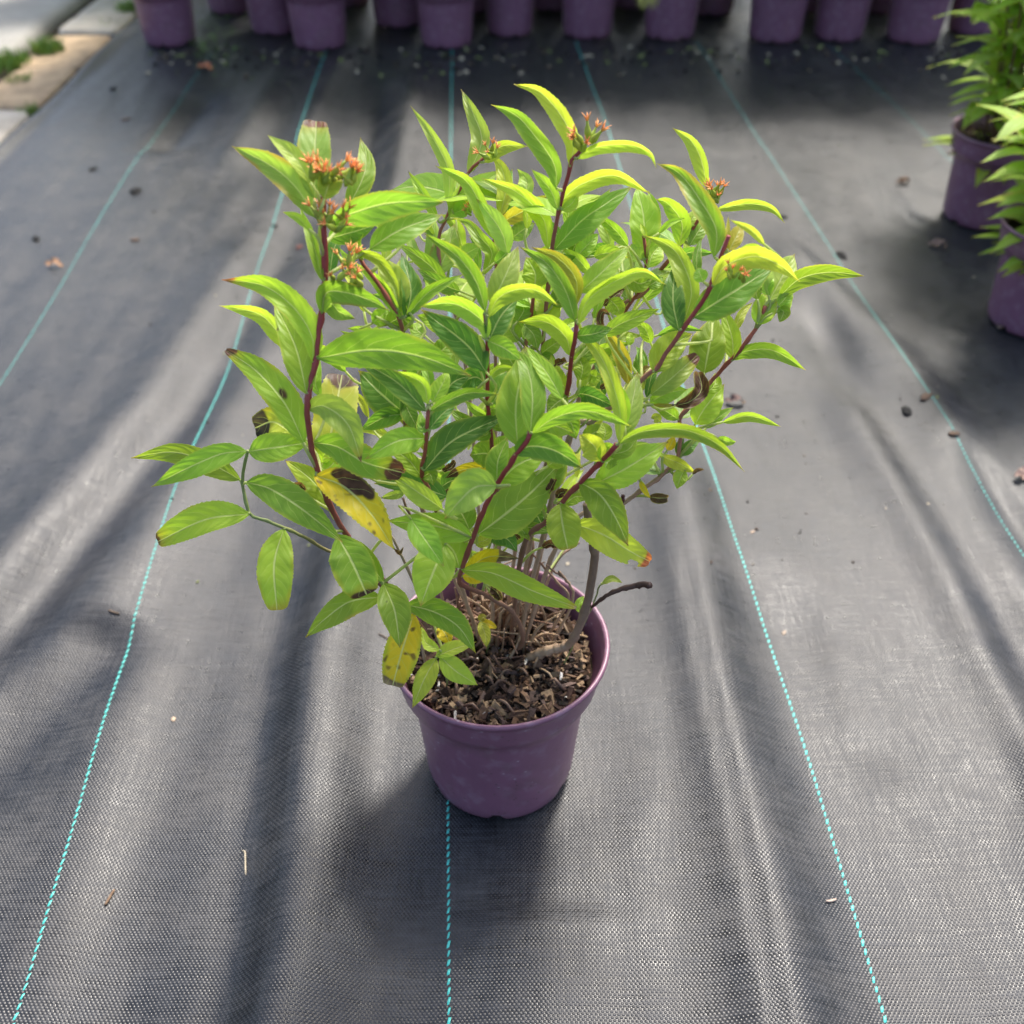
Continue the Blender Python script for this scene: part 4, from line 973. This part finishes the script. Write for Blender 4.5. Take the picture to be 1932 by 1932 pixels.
L('right2', 'F', [(540, 820), (660, 825), (740, 815)], 40, 'o', 0, 20, tip=.2)
L('right2', 'F', [(720, 825), (850, 790), (945, 690), (920, 545)], 175, 'k', 20, 30, yo=-1, und=.35, cut=.8)
L('right2', 'F', [(380, 560), (440, 470), (440, 330)], 130, 'm', 0, 14, yo=2)
L('right2', 'F', [(520, 300), (470, 180), (380, 130)], 120, 'l', 0, 16, yo=2)
L('right2', 'F', [(320, 200), (350, 160), (460, 125)], 50, 'b', 0, 20, yo=1)
L('right2', 'F', [(340, 320), (345, 260), (340, 210)], 80, 'b', 0, 18, yo=2)
L('right2', 'F', [(440, 560), (480, 520), (530, 500)], 70, (.35, .22, .10), 0, 18, yo=1)
L('right2', 'F', [(230, 500), (200, 400), (130, 340)], 90, 'l', 0, 18, yo=1)
L('right2', 'F', [(100, 690), (130, 660), (160, 640)], 60, 'k', 0, 25, und=.3, yo=0)
L('right2', 'F', [(0, 560), (60, 580), (110, 570)], 130, 'l', 0, 18, yo=0)
L('right3', 'F', [(968, 555), (1010, 330), (1062, 55)], 310, 'g', 0, 10, yo=2)
L('right3', 'F', [(1210, 440), (1200, 250), (1120, 0)], 170, 'g', 15, 18, edge=.08)
L('right3', 'F', [(1205, 445), (1320, 370), (1550, 365), (1820, 528)], 150, 'g', -20, 22)
L('right3', 'F', [(990, 720), (1060, 640), (1060, 550)], 130, 'l', 0, 16)
L('right3', 'F', [(890, 985), (970, 850), (1135, 645)], 240, 'l', 0, 12)
L('right3', 'F', [(985, 1015), (1080, 930), (1215, 838)], 95, 'g', 10, 18)
L('right3', 'F', [(1120, 965), (1350, 915), (1608, 1000)], 100, 'b', -25, 24)
L('right3', 'F', [(750, 940), (640, 870), (540, 830)], 130, 'l', 0, 16)
L('right3', 'F', [(785, 1245), (840, 1165), (930, 1120)], 110, 'd', 0, 16)
L('right3', 'F', [(770, 1250), (760, 1170), (800, 1100)], 80, 'd', 0, 16)
L('right3', 'F', [(1080, 1100), (1170, 1130), (1235, 1130)], 85, 'l', 0, 20, und=.2)
L('right3', 'F', [(600, 1250), (740, 1300), (900, 1390)], 125, 'y', -10, 22, tip=.04)
L('right3', 'F', [(870, 1400), (910, 1370), (965, 1362)], 60, 'k', 10, 40, und=.3, yo=2)
L('right3', 'F', [(800, 1370), (770, 1430), (738, 1525)], 135, 'l', 0, 18, dz=-.2)
L('right3', 'F', [(660, 1200), (690, 1150), (720, 1080)], 90, 'Y', 0, 18)
L('right3', 'F', [(430, 1460), (470, 1540), (520, 1605)], 60, 'Y', 0, 22)
L('right3', 'F', [(510, 1590), (580, 1600), (660, 1600)], 120, (.10, .065, .04), 0, 30, und=.3, cut=.8, yo=1.5)
L('right3', 'F', [(600, 960), (560, 920), (520, 930)], 90, 'y', 0, 18)
L('right3', 'C', [(1065, 1560), (1090, 1470), (1125, 1372)], 175, 'b', 0, 22, cut=.85)
L('right3', 'C', [(1200, 1460), (1225, 1480), (1200, 1545)], 90, 'g', 0, 18)
L('right3', 'C', [(1180, 1480), (1240, 1450), (1280, 1402)], 60, 'l', 0, 22)
L('right3', 'C', [(1190, 1392), (1330, 1270), (1520, 1230), (1730, 1252)], 130, 'g', -15, 18)
L('right3', 'C', [(1140, 1400), (1220, 1250), (1295, 1112)], 200, 'p', 0, 14)
L('right3', 'C', [(1130, 1375), (1120, 1290), (1152, 1200)], 110, 'l', 0, 18)
L('right3', 'C', [(1060, 1400), (1050, 1320), (1080, 1240)], 90, 'g', 0, 18)
L('right3', 'C', [(1190, 1440), (1230, 1400), (1280, 1330)], 100, 'g', 0, 18)
L('right4', 'C', [(745, 700), (705, 520), (640, 400), (527, 322)], 110, 'y', 20, 24, edge=.15)
L('right4', 'C', [(800, 835), (1000, 800), (1150, 830), (1233, 920)], 82, 'y', -25, 26)
L('right4', 'C', [(570, 1065), (585, 920), (500, 800), (423, 770)], 150, 'l', 15, 22, edge=.15)
L('right4', 'C', [(635, 1060), (690, 970), (745, 890)], 120, 'm', 0, 16)
L('right4', 'C', [(620, 940), (660, 880), (690, 830)], 90, 'p', 0, 18)
# dried leaves caught in the crown
for c, pts, w, st, yo in (('E', [(170, 1040), (230, 1010), (290, 1030)], 110, 'c3', -4), ('E', [(530, 1030), (580, 1010), (610, 970)], 70, 'c3', -3), ('E', [(540, 1200), (560, 1170), (600, 1140)], 60, 'c3', -3),
                          ('E', [(1190, 1180), (1220, 1120), (1240, 1080)], 70, 'right', -4), ('E', [(1250, 1200), (1270, 1170), (1310, 1160)], 90, 'right', -4), ('E', [(1160, 1510), (1210, 1490), (1250, 1510)], 80, 'right', -2),
                          ('E', [(830, 1760), (870, 1790), (900, 1840)], 90, 'front', -3), ('E', [(960, 1450), (990, 1440), (1010, 1460)], 60, 'front', -2), ('D', [(1210, 1110), (1250, 1120), (1280, 1150)], 50, 'left', -4),
                          ('E', [(1230, 370), (1270, 350), (1310, 340)], 70, 'c2', 1)):
    L(st, c, pts, w, 'k', random.uniform(-30, 30), 36, yo=yo, und=.4, cut=.85, name='dried_leaf')

# inner leaves that close the crown between the traced ones
rng = random.Random(5)
keys = ['c5', 'c6', 'right3', 'right4', 'right5', 'back', 'back2']
def inner_leaf(st, k):
    so, Cv, Sp = STEMS[st]; n = len(Cv); j = int(n * rng.uniform(.55, .96)); b = Cv[j]
    a = rng.uniform(0, 6.28); ln = rng.uniform(.05, .085)
    d = norm(np.array((math.cos(a), abs(math.sin(a)) * .8 + .15, rng.uniform(.0, .5))))
    t = np.linspace(0, 1, 27)[:, None]
    P = b + d * ln * t + np.array((0, 0, -1)) * ln * .3 * t * t
    view = np.tile(norm(np.array((0, -.25, 1.0))), (27, 1))
    V, F, UV, cols = leaf_mesh(P, view, ln * .17, rng.choice('ggmmdl'), rng.uniform(-25, 25), 18, seed=900 + k, nu=26, nv=3)
    leaf_object('leaf', V, F, UV, cols, so)
for k in range(16): inner_leaf(keys[k % len(keys)], k)
rng = random.Random(31)
fill_keys = ['c1', 'c2', 'c3', 'c4', 'c5', 'c6', 'back', 'back2', 'right2', 'right3', 'right4', 'right5']
def filler(x, y):
    best = min(fill_keys, key=lambda q: np.hypot(*(STEMS[q][2] - (x, y)).T).min())
    so, Cv, Sp = STEMS[best]; j = int(np.hypot(*(Sp - (x, y)).T).argmin()); yb = (Cv[j] + ROOT)[1] - POT_Y
    a = math.atan2(-(y - 1050), x - 950) + rng.uniform(-.75, .75); ln = rng.uniform(62, 108); ca, sa = math.cos(a), -math.sin(a)
    sg = 1 if ca > 0 else -1
    p1 = (x + ca * ln * .5 - sa * 0, y + sa * ln * .5 - 6); p2 = (x + ca * ln + sg * ln * .10, y + sa * ln + ln * rng.uniform(.0, .22))
    L(best, 'S', [(x, y), p1, p2], ln * rng.uniform(.20, .30), rng.choice('ggllmmdpby'), rng.uniform(-30, 30), rng.choice((16, 20, 24)), yo=yb * 100 + rng.uniform(1.2, 4.5))
for (x, y) in ((690, 560), (720, 500), (760, 470), (800, 520), (840, 560), (880, 480), (905, 600), (930, 440), (960, 520), (985, 610), (1010, 560), (1040, 640), (1120, 600), (1150, 540), (1180, 620), (1210, 560), (1235, 640),
               (1165, 480), (1255, 520), (1290, 600), (1310, 540), (720, 640), (790, 660), (850, 690), (890, 740), (950, 700), (1010, 720), (1100, 700), (1140, 760), (1200, 700), (1230, 760), (700, 780), (740, 830), (880, 830), (1110, 820), (1180, 850), (1060, 560), (1080, 490), (1350, 560), (1390, 620), (655, 690), (930, 860), (1010, 900), (1090, 900), (820, 440), (860, 420), (1000, 440), (1300, 480),
               (870, 930), (905, 985), (960, 960), (1000, 1000), (1045, 965), (1075, 1010), (900, 1040), (840, 900), (800, 860), (1130, 930), (985, 840), (1050, 800), (860, 770), (820, 740), (905, 690), (945, 640), (1000, 660), (1130, 660), (1175, 580), (1090, 590), (760, 560), (735, 450), (785, 420), (905, 520), (950, 400), (1120, 440), (1200, 470), (1240, 440), (1270, 560), (1340, 620), (1300, 670), (1230, 690), (680, 600), (700, 680), (770, 600), (1060, 440), (880, 380), (1010, 500)):
    filler(x + rng.uniform(-12, 12), y + rng.uniform(-12, 12))

# flower heads: swollen green seed vases with a star of orange sepals
def cluster(st, c, x, y, n, size, yo, up=(0, 0, 1), seed=0):
    rng = random.Random(seed); q = cp(c, x, y); P0 = at_depth(q[0], q[1], depth_for_y(q[0], q[1], POT_Y + yo / 100)) - ROOT
    so = STEMS[st][0]; mb = MB(); tint = []; cb = MB(); ct = []
    for k in range(n):
        d = norm(np.array((rng.uniform(-.8, .8), rng.uniform(-.8, .5), rng.uniform(.45, 1.0)))); o = P0 + np.array((rng.uniform(-1, 1), rng.uniform(-1, 1), rng.uniform(-.7, .5))) * size * .32
        ln = size * rng.uniform(.45, .65); t = np.linspace(0, 1, 7)
        path = o + np.outer(t, d) * ln; rad = ln * np.array((.07, .16, .205, .19, .13, .08, .075))
        v, f = tube(path, rad, 7); mb.add(v, f)
        gc = np.array((.26, .36, .04)) * rng.uniform(.7, 1.3) + np.array((.10, .04, 0)) * rng.random(); tint += [gc] * len(v)
        tip = path[-1]; s = norm(np.cross(d, (0.3, .2, .9))); u = np.cross(d, s)
        for m in range(5):
            a = m * 1.2566 + rng.random(); e = norm(d * rng.uniform(.9, 1.6) + (math.cos(a) * s + math.sin(a) * u) * .75); l2 = ln * rng.uniform(.45, .7)
            pv, pf = tube([tip, tip + e * l2 * .5 + d * l2 * .06, tip + e * l2], [ln * .055, ln * .045, ln * .012], 4)
            cb.add(pv, pf); ct += [np.array((.85, .32, .10)) * rng.uniform(.8, 1.15) + np.array((.1, .08, .03)) * rng.random()] * len(pv)
    o = mb.build('flower_cluster', M_FLOWER, so); set_tint(o, np.array(tint))
    o2 = cb.build('sepals', M_FLOWER, so); set_tint(o2, np.array(ct))
cluster('left', 'A', 1400, 800, 11, .020, -2, seed=1); cluster('left', 'A', 1530, 830, 10, .018, -2, seed=2); cluster('left', 'A', 1430, 1060, 8, .017, -2, seed=3)
cluster('left', 'A', 1510, 1090, 7, .017, -2.3, seed=4); cluster('left', 'A', 1500, 1400, 7, .018, -2.5, seed=5); cluster('left', 'A', 1590, 1450, 5, .016, -2.5, seed=6)
cluster('c6', 'B', 1420, 590, 8, .019, 5, seed=7); cluster('right4', 'C', 790, 760, 8, .018, 11, seed=8); cluster('right2', 'C', 930, 1270, 7, .014, -2, seed=9)
cluster('back', 'B', 860, 660, 6, .015, 15, seed=10); cluster('back', 'B', 700, 1010, 4, .012, 14, seed=12)
L('left', 'A', [(1395, 930), (1420, 850), (1440, 800)], 200, 'y', 0, 30, yo=-3, cut=.7, tip=.06)

# ------------------------------------------------------------------ other potted plants
LEAFLIB = []
def lib_leaf(tone, seed, edge=0.0):
    ln = 1.0; t = np.linspace(0, 1, 15)[:, None]
    P = np.hstack([t * 0, t * ln, .10 * np.sin(t * 3.1) - .22 * t * t])
    V, F, UV, cols = leaf_mesh(P, np.tile((0, 0, 1.0), (15, 1)), .15, tone, 0, 18, seed=seed, nu=14, nv=2, edge=edge)
    me = bpy.data.meshes.new('leaf'); me.from_pydata([tuple(v) for v in V], [], F); me.update(); me.materials.append(M_LEAF)
    me.polygons.foreach_set('use_smooth', [True] * len(me.polygons))
    a = me.color_attributes.new('tint', 'FLOAT_COLOR', 'POINT'); c = np.ones((len(V), 4), np.float32); c[:, :3] = cols; a.data.foreach_set('color', c.ravel())
    l = me.uv_layers.new(name='leaf'); li = np.empty(len(me.loops), np.int32); me.loops.foreach_get('vertex_index', li)
    l.data.foreach_set('uv', np.array(UV, np.float32)[li].ravel())
    return me, V, F, UV, cols
for i, (tn, ed_) in enumerate((('g', 0), ('l', 0), ('b', .1), ('m', 0), ('p', .1), ('y', .2))): LEAFLIB.append(lib_leaf(tn, 500 + i, ed_))
PINK = lib_leaf((.42, .13, .08), 520, .2)
def orient(pos, d, upv, s):
    d = norm(np.array(d)); x = norm(np.cross(d, upv)); z = np.cross(x, d)
    M = Matrix(((x[0], d[0], z[0], pos[0]), (x[1], d[1], z[1], pos[1]), (x[2], d[2], z[2], pos[2]), (0, 0, 0, 1)))
    return M @ Matrix.Scale(s, 4)
def shrub_stems(rng, n, h, spread):
    out = []
    for k in range(n):
        a = 2 * math.pi * k / n + rng.uniform(-.4, .4); r = rng.uniform(.2, 1) * spread; b = rng.uniform(0, .035)
        hh = h * rng.uniform(.75, 1.08)
        out.append(catmull([(b * math.cos(a), b * math.sin(a), .11), (r * .45 * math.cos(a), r * .45 * math.sin(a), .11 + hh * .5), (r * math.cos(a), r * math.sin(a), .11 + hh)], 14))
    return out
def full_plant(px, py, label, seed, nst, h, spread, s0=.06):
    rng = random.Random(seed); c = on_ground(px, py, .008); root = empty('potted_plant', (c[0], c[1], .010), rng.uniform(0, 6))
    root.rotation_euler = (0, 0, 0)
    tag(root, label, 'potted plant', 'potted plants at the right edge')
    make_pot(root, M_POT2); soil_fill(root, .166 - .02, .087, 150, rng)
    for P in shrub_stems(rng, nst, h, spread):
        v, f = tube(P, np.linspace(.0028, .0012, len(P)), 6); so = mesh_obj('stem', v, f, M_STEM, root); set_tint(so, np.array((.13, .07, .035)))
        nn = 11; rot = rng.uniform(0, 3)
        for j in range(nn):
            u = .06 + .94 * j / (nn - 1); i = int(u * (len(P) - 1)); pos = P[i]; rot += 1.57 + rng.uniform(-.3, .3)
            for side in (0, math.pi):
                a = rot + side; el = rng.uniform(.05, .5) + .7 * (u > .93); d = (math.cos(a) * math.cos(el), math.sin(a) * math.cos(el), math.sin(el))
                w = rng.random(); lib = PINK if w < .015 else LEAFLIB[(2 if u > .7 and w < .8 else (1, 1, 2, 2, 4, 5)[rng.randrange(6)])]
                o = bpy.data.objects.new('leaf', lib[0]); COL.objects.link(o); o.parent = so
                o.matrix_local = orient(pos, d, (0, 0, 1.0), s0 * rng.uniform(.75, 1.15) * (1 - .3 * (u > .93)))
    return root
full_plant(RIGHT[0][0], RIGHT[0][1], 'bushy green plant in purple pot at right edge, the pot whose rim and soil show', 21, 14, .44, .20, .112)
full_plant(RIGHT[1][0], RIGHT[1][1], 'green plant in purple pot cut by the right edge, nearest of the right-hand plants', 22, 14, .27, .19, .105)
full_plant(RIGHT[2][0], RIGHT[2][1], 'green plant behind the other two at the right picture edge, its pot out of sight', 23, 13, .38, .16, .092)

ORD = {}
names = ['far left pot of the back row, standing nearest the stone paving', 'second front pot of the back row from the left', 'pot half hidden behind the second front pot from the left',
         'back row pot standing on the centre teal thread', 'pot set back to the left of the one on the centre thread', 'narrow looking pot just right of the centre thread in the back row',
         'back row pot beside the second teal thread from the centre', 'back row pot under the hanging straw coloured sprig', 'back row pot right of the wide dark gap', 'back row pot close to the right of the one after the gap',
         'rightmost fully visible pot of the back row', 'shaded pot behind the leaves of the right-hand bush', 'dark pot deep in the gap right of the sprig', 'dark pot deep in shade behind the weeds at the left',
         'dark pot showing between the second and centre pots, deep in shade', 'dark pot deep in shade right of the centre thread', 'dark pot deep in shade between two middle pots', 'dark pot deep in shade left of the sprig',
         'dark pot deep in shade between the two rightmost pots', 'dark pot deep in shade behind the pots after the gap', 'pot hidden behind the right-hand bush at the picture edge']
def joined_foliage(root, rng, h, spread, nst, s0):
    V, F, U, Cc = [], [], [], []
    sb = MB()
    for P in shrub_stems(rng, nst, h, spread):
        v, f = tube(P, np.linspace(.003, .0012, len(P)), 5); sb.add(v, f)
        nn = 9; rot = rng.uniform(0, 3)
        for j in range(nn):
            u = .2 + .8 * j / (nn - 1); pos = P[int(u * (len(P) - 1))]; rot += 1.57
            for side in (0, math.pi):
                a = rot + side + rng.uniform(-.2, .2); el = rng.uniform(.0, .5); lib = LEAFLIB[rng.randrange(6)]
                M = np.array(orient(pos, (math.cos(a) * math.cos(el), math.sin(a) * math.cos(el), math.sin(el)), (0, 0, 1.0), s0 * rng.uniform(.75, 1.2)))
                vv = lib[1] @ M[:3, :3].T + M[:3, 3]; b = len(V); V += list(vv); F += [tuple(i + b for i in q) for q in lib[2]]; U += list(lib[3]); Cc += list(lib[4])
    o = leaf_object('foliage', V, F, U, Cc, root); tag(o, kind='stuff')
    s = sb.build('stems', M_STEM, root); set_tint(s, np.array((.12, .06, .03)))
    return o, s
proto = None
for k, (px, py, sc) in enumerate(BACK):
    c = on_ground(px, py, .008); rng = random.Random(100 + k)
    if proto is None:
        root = empty('potted_plant', (c[0], c[1], .010)); make_pot(root, M_POT2); soil_fill(root, .145, .087, 0, rng); joined_foliage(root, rng, .82, .19, 15, .12); proto = root  # foliage above the view, made tall and dense for the shade it casts
    else:
        root = proto.copy(); COL.objects.link(root); root.location = (c[0], c[1], .010); root.rotation_euler = (0, 0, rng.uniform(0, 6.28)); root.scale = (sc,) * 3
        for ch in list(proto.children):
            o = ch.copy(); COL.objects.link(o); o.parent = root
    tag(root, 'purple ' + names[k], 'potted plant', 'purple pots along the back of the cloth')
for k in range(13):      # unseen rows added behind, whose foliage darkens the gaps between pots
    rng = random.Random(300 + k); c = on_ground(230 + k * 140, -42 - 22 * (k % 2), .008); root = proto.copy(); COL.objects.link(root); root.location = (c[0], c[1], .010); root.rotation_euler = (0, 0, rng.uniform(0, 6.28))
    for ch in list(proto.children):
        o = ch.copy(); COL.objects.link(o); o.parent = root
    tag(root, 'unseen purple pot added for shade behind the back row, %s from the left' % ('first', 'second', 'third', 'fourth', 'fifth', 'sixth', 'seventh', 'eighth', 'ninth', 'tenth', 'eleventh', 'twelfth', 'thirteenth')[k], 'potted plant', 'unseen pots added for shade')
# straw coloured sprig hanging in front of a back pot
mb = MB(); tint = []
p0 = at_depth(1235, -30, 2.62); rng = random.Random(4)
for k in range(26):
    e = at_depth(1195 + rng.uniform(0, 45), rng.uniform(0, 24), 2.62 + rng.uniform(-.05, .05)); m = (p0 + e) / 2 + np.array((rng.uniform(-.02, .02), 0, .01))
    s = np.array((.0035, 0, 0)); mb.add([p0 - s * .4, p0 + s * .4, m - s, m + s, e], [(0, 1, 3, 2), (2, 3, 4)]); tint += [np.array((.42, .40, .10)) * rng.uniform(.7, 1.2)] * 5
pk = p0 + np.array((.0, .03, .12)); v, f = tube([p0, (p0 + pk) / 2, pk], [.0015, .0018, .002], 5); mb.add(v, f); tint += [np.array((.3, .25, .1))] * len(v)
o = mb.build('hanging_sprig', M_GRASS); set_tint(o, np.array(tint)); tag(o, 'straw coloured sprig of narrow leaves hanging over a back row pot', 'sprig')

# weeds creeping by the first back pot
mb = MB(); tint = []; rng = random.Random(8)
for k in range(120):
    px = rng.gauss(398, 22); py = rng.gauss(92, 24); c = on_ground(px, py); z = cloth_z(c[0], c[1]) + rng.uniform(.004, .045); a = rng.uniform(0, 6.28); s = rng.uniform(.004, .010)
    d = np.array((math.cos(a), math.sin(a), rng.uniform(-.3, .5))) * s; q = np.array((-math.sin(a), math.cos(a), 0)) * s * .45; p = np.array((c[0], c[1], z))
    mb.add([p - d, p + q, p + d, p - q], [(0, 1, 2, 3)]); tint += [np.array((.10, .19, .035)) * rng.uniform(.6, 1.6)] * 4
    r = p - d; b = np.array((c[0] + .01 * math.cos(a * 3), c[1] + .01 * math.sin(a * 3), z - .05)); v, f = tube([b, (r + b) / 2, r], [.0006] * 3, 3); mb.add(v, f); tint += [np.array((.07, .10, .03))] * len(v)
o = mb.build('weed_patch', M_GRASS); set_tint(o, np.array(tint)); tag(o, 'low green weed creeping over the cloth beside the far left back pot', 'weed', kind='stuff')

# ------------------------------------------------------------------ litter on the cloth
def lump(px, py, size, col, label, flat=.45, elong=1.5, seed=0, cat='debris'):
    rng = random.Random(seed); c = on_ground(px, py); z = cloth_z(c[0], c[1]); a = rng.uniform(0, 3.14); v = []; f = []; ns, nr = 10, 6
    for i in range(nr + 1):
        th = math.pi * i / nr
        for k in range(ns):
            ph = 2 * math.pi * k / ns; r = size * (1 + rng.uniform(-.22, .22))
            x, y, w = r * elong * math.sin(th) * math.cos(ph), r * math.sin(th) * math.sin(ph), r * flat * math.cos(th)
            v.append((c[0] + x * math.cos(a) - y * math.sin(a), c[1] + x * math.sin(a) + y * math.cos(a), z + size * flat * .7 + w))
    f = [(i * ns + k, i * ns + (k + 1) % ns, (i + 1) * ns + (k + 1) % ns, (i + 1) * ns + k) for i in range(nr) for k in range(ns)]
    o = mesh_obj('soil_crumb' if cat == 'soil' else 'plant_fragment', v, f, M_DEBRIS); set_tint(o, np.array(col)); tag(o, label, cat)
DK = (.008, .008, .008); TN = (.30, .20, .13); BR = (.10, .065, .045)
for i, (px, py, s, col, lab, cat) in enumerate([
    (258, 366, .014, DK, 'black soil crumb left of the shrub, largest of the dark crumbs', 'soil'),
    (175, 322, .008, DK, 'black soil crumb above and left of the largest crumb', 'soil'),
    (70, 458, .008, DK, 'small black soil crumb near the left picture edge', 'soil'),
    (256, 458, .007, BR, 'small brown crumb below the largest black crumb', 'soil'),
    (214, 172, .009, DK, 'dark crumb beside the stone paving on the cloth', 'soil'),
    (238, 228, .007, BR, 'dark brown crumb between paving and far left teal thread', 'soil'),
    (518, 430, .007, DK, 'black crumb on the teal thread left of the flower heads', 'soil'),
    (564, 460, .007, (.10, .04, .03), 'reddish brown crumb just left of the shrub stem', 'soil'),
    (1585, 491, .010, DK, 'black crumb beside the teal thread right of the shrub', 'soil'),
    (1540, 525, .007, BR, 'brown fragment left of the black crumb by the right thread', 'debris'),
    (1705, 798, .0085, DK, 'flat black fragment left of the right-hand teal thread', 'debris'),
    (1738, 779, .007, BR, 'brown fragment lying against the right-hand teal thread', 'debris'),
    (1790, 846, .007, BR, 'brown fragment across the right-hand teal thread, lower of two', 'debris'),
    (1477, 416, .008, DK, 'dark crumb beneath the drooping right leaf tip', 'soil'),
    (1700, 355, .012, BR, 'brown crumpled fragment on the cloth below the back row at right', 'debris'),
    (1762, 482, .012, (.16, .11, .09), 'pale brown dead leaf scrap in front of the right-hand pot', 'debris'),
    (1903, 632, .015, (.20, .13, .10), 'curled brown dead leaf at the foot of the nearest right-hand pot', 'debris'),
    (1925, 915, .012, (.26, .19, .15), 'pinkish brown scrap at the right picture edge', 'debris'),
    (325, 1352, .0030, (.40, .30, .21), 'small cream seed on the dark cloth left of the pot', 'debris'),
    (1418, 1014, .0026, (.36, .27, .2), 'small tan seed right of the shrub near the teal thread', 'debris'),
    (1480, 1192, .0026, (.33, .26, .2), 'small tan seed right of the lower teal thread', 'debris'),
    (105, 511, .010, (.40, .22, .13), 'pale orange flake left of the far left teal thread', 'debris'),
    (388, 136, .016, (.45, .16, .08), 'orange brown dead leaf near the weeds at the back left', 'debris'),
    (1383, 770, .010, (.12, .07, .06), 'dull red brown scrap close to the right of the shrub', 'debris')]):
    if cat == 'debris' and s > .009:
        rg = random.Random(60 + i); c = on_ground(px, py); c = np.array((c[0], c[1], cloth_z(c[0], c[1]) + .003)); a = rg.uniform(-.6, .6); d = np.array((math.cos(a), math.sin(a), 0)); t_ = np.linspace(-1, 1, 19)[:, None]
        P = c + d * t_ * s * 1.5 + np.array((0, 0, 1)) * (.006 * (1 - t_ ** 2) + .003 * np.sin(t_ * 5))
        V, F, UV, cols = leaf_mesh(P, np.tile((0, -.2, 1.0), (19, 1)), s * .75, tuple(col), rg.uniform(-15, 15), 30, seed=700 + i, und=.45, cut=.85, nv=4)
        V[:, 2] = np.maximum(V[:, 2], c[2] - .002)
        o = mesh_obj('dead_leaf', V, F, M_DEBRIS); set_tint(o, cols); tag(o, lab, cat); continue
    lump(px, py, s * .8, col, lab, .28, 1.5 + (i % 3) * .3, 40 + i, cat)
def straw(pts, r, col, label):
    P = []
    for x, y in pts:
        c = on_ground(x, y); P.append((c[0], c[1], cloth_z(c[0], c[1]) + r * 1.1))
    v, f = tube(catmull(P, 10), [r * .6] + [r] * 8 + [r * .5], 6, .1); o = mesh_obj('straw', v, f, M_DEBRIS); set_tint(o, np.array(col)); tag(o, label, 'straw')
straw([(198, 1707), (206, 1692), (215, 1676)], .0013, (.17, .11, .07), 'short brown straw lying on the cloth at lower left')
straw([(455, 1601), (461, 1604), (462, 1625), (463, 1650)], .0007, (.42, .36, .26), 'pale bent straw on the cloth left of the bright fold')
straw([(1556, 1709), (1566, 1706), (1576, 1701)], .0012, (.42, .32, .26), 'short pinkish straw left of the right teal thread near the bottom')
straw([(716, 1214), (728, 1217), (738, 1222)], .0009, (.12, .09, .07), 'tiny dark straw beside the yellow hanging leaf')
straw([(212, 1172), (222, 1174), (231, 1175)], .0011, (.14, .10, .07), 'short brown straw near the left teal thread')
# fine pale grit and leaf bits below the back row
mb = MB(); tint = []; rng = random.Random(77)
for k in range(520):
    px = rng.uniform(280, 1860); py = 95 + abs(rng.gauss(0, 26)) if k < 360 else rng.uniform(110, 1100)
    c = on_ground(px, py); s = rng.uniform(.002, .006) if k < 360 else rng.uniform(.0006, .0020)
    vv, ff = chip_geo(np.array((c[0], c[1], cloth_z(c[0], c[1]) + s * .4)), s * 1.3, s, s * .5, rng.uniform(0, 6), 0); mb.add(vv, ff)
    tint += [np.array(rng.choice([(.42, .35, .25), (.02, .016, .012), (.02, .018, .015), (.12, .09, .06), (.2, .22, .08), (.06, .04, .03)]))] * 8
o = mb.build('fine_litter', M_DEBRIS, smooth=False); set_tint(o, np.array(tint)); tag(o, 'scattered crumbs and leaf bits on the cloth', 'litter', kind='stuff')
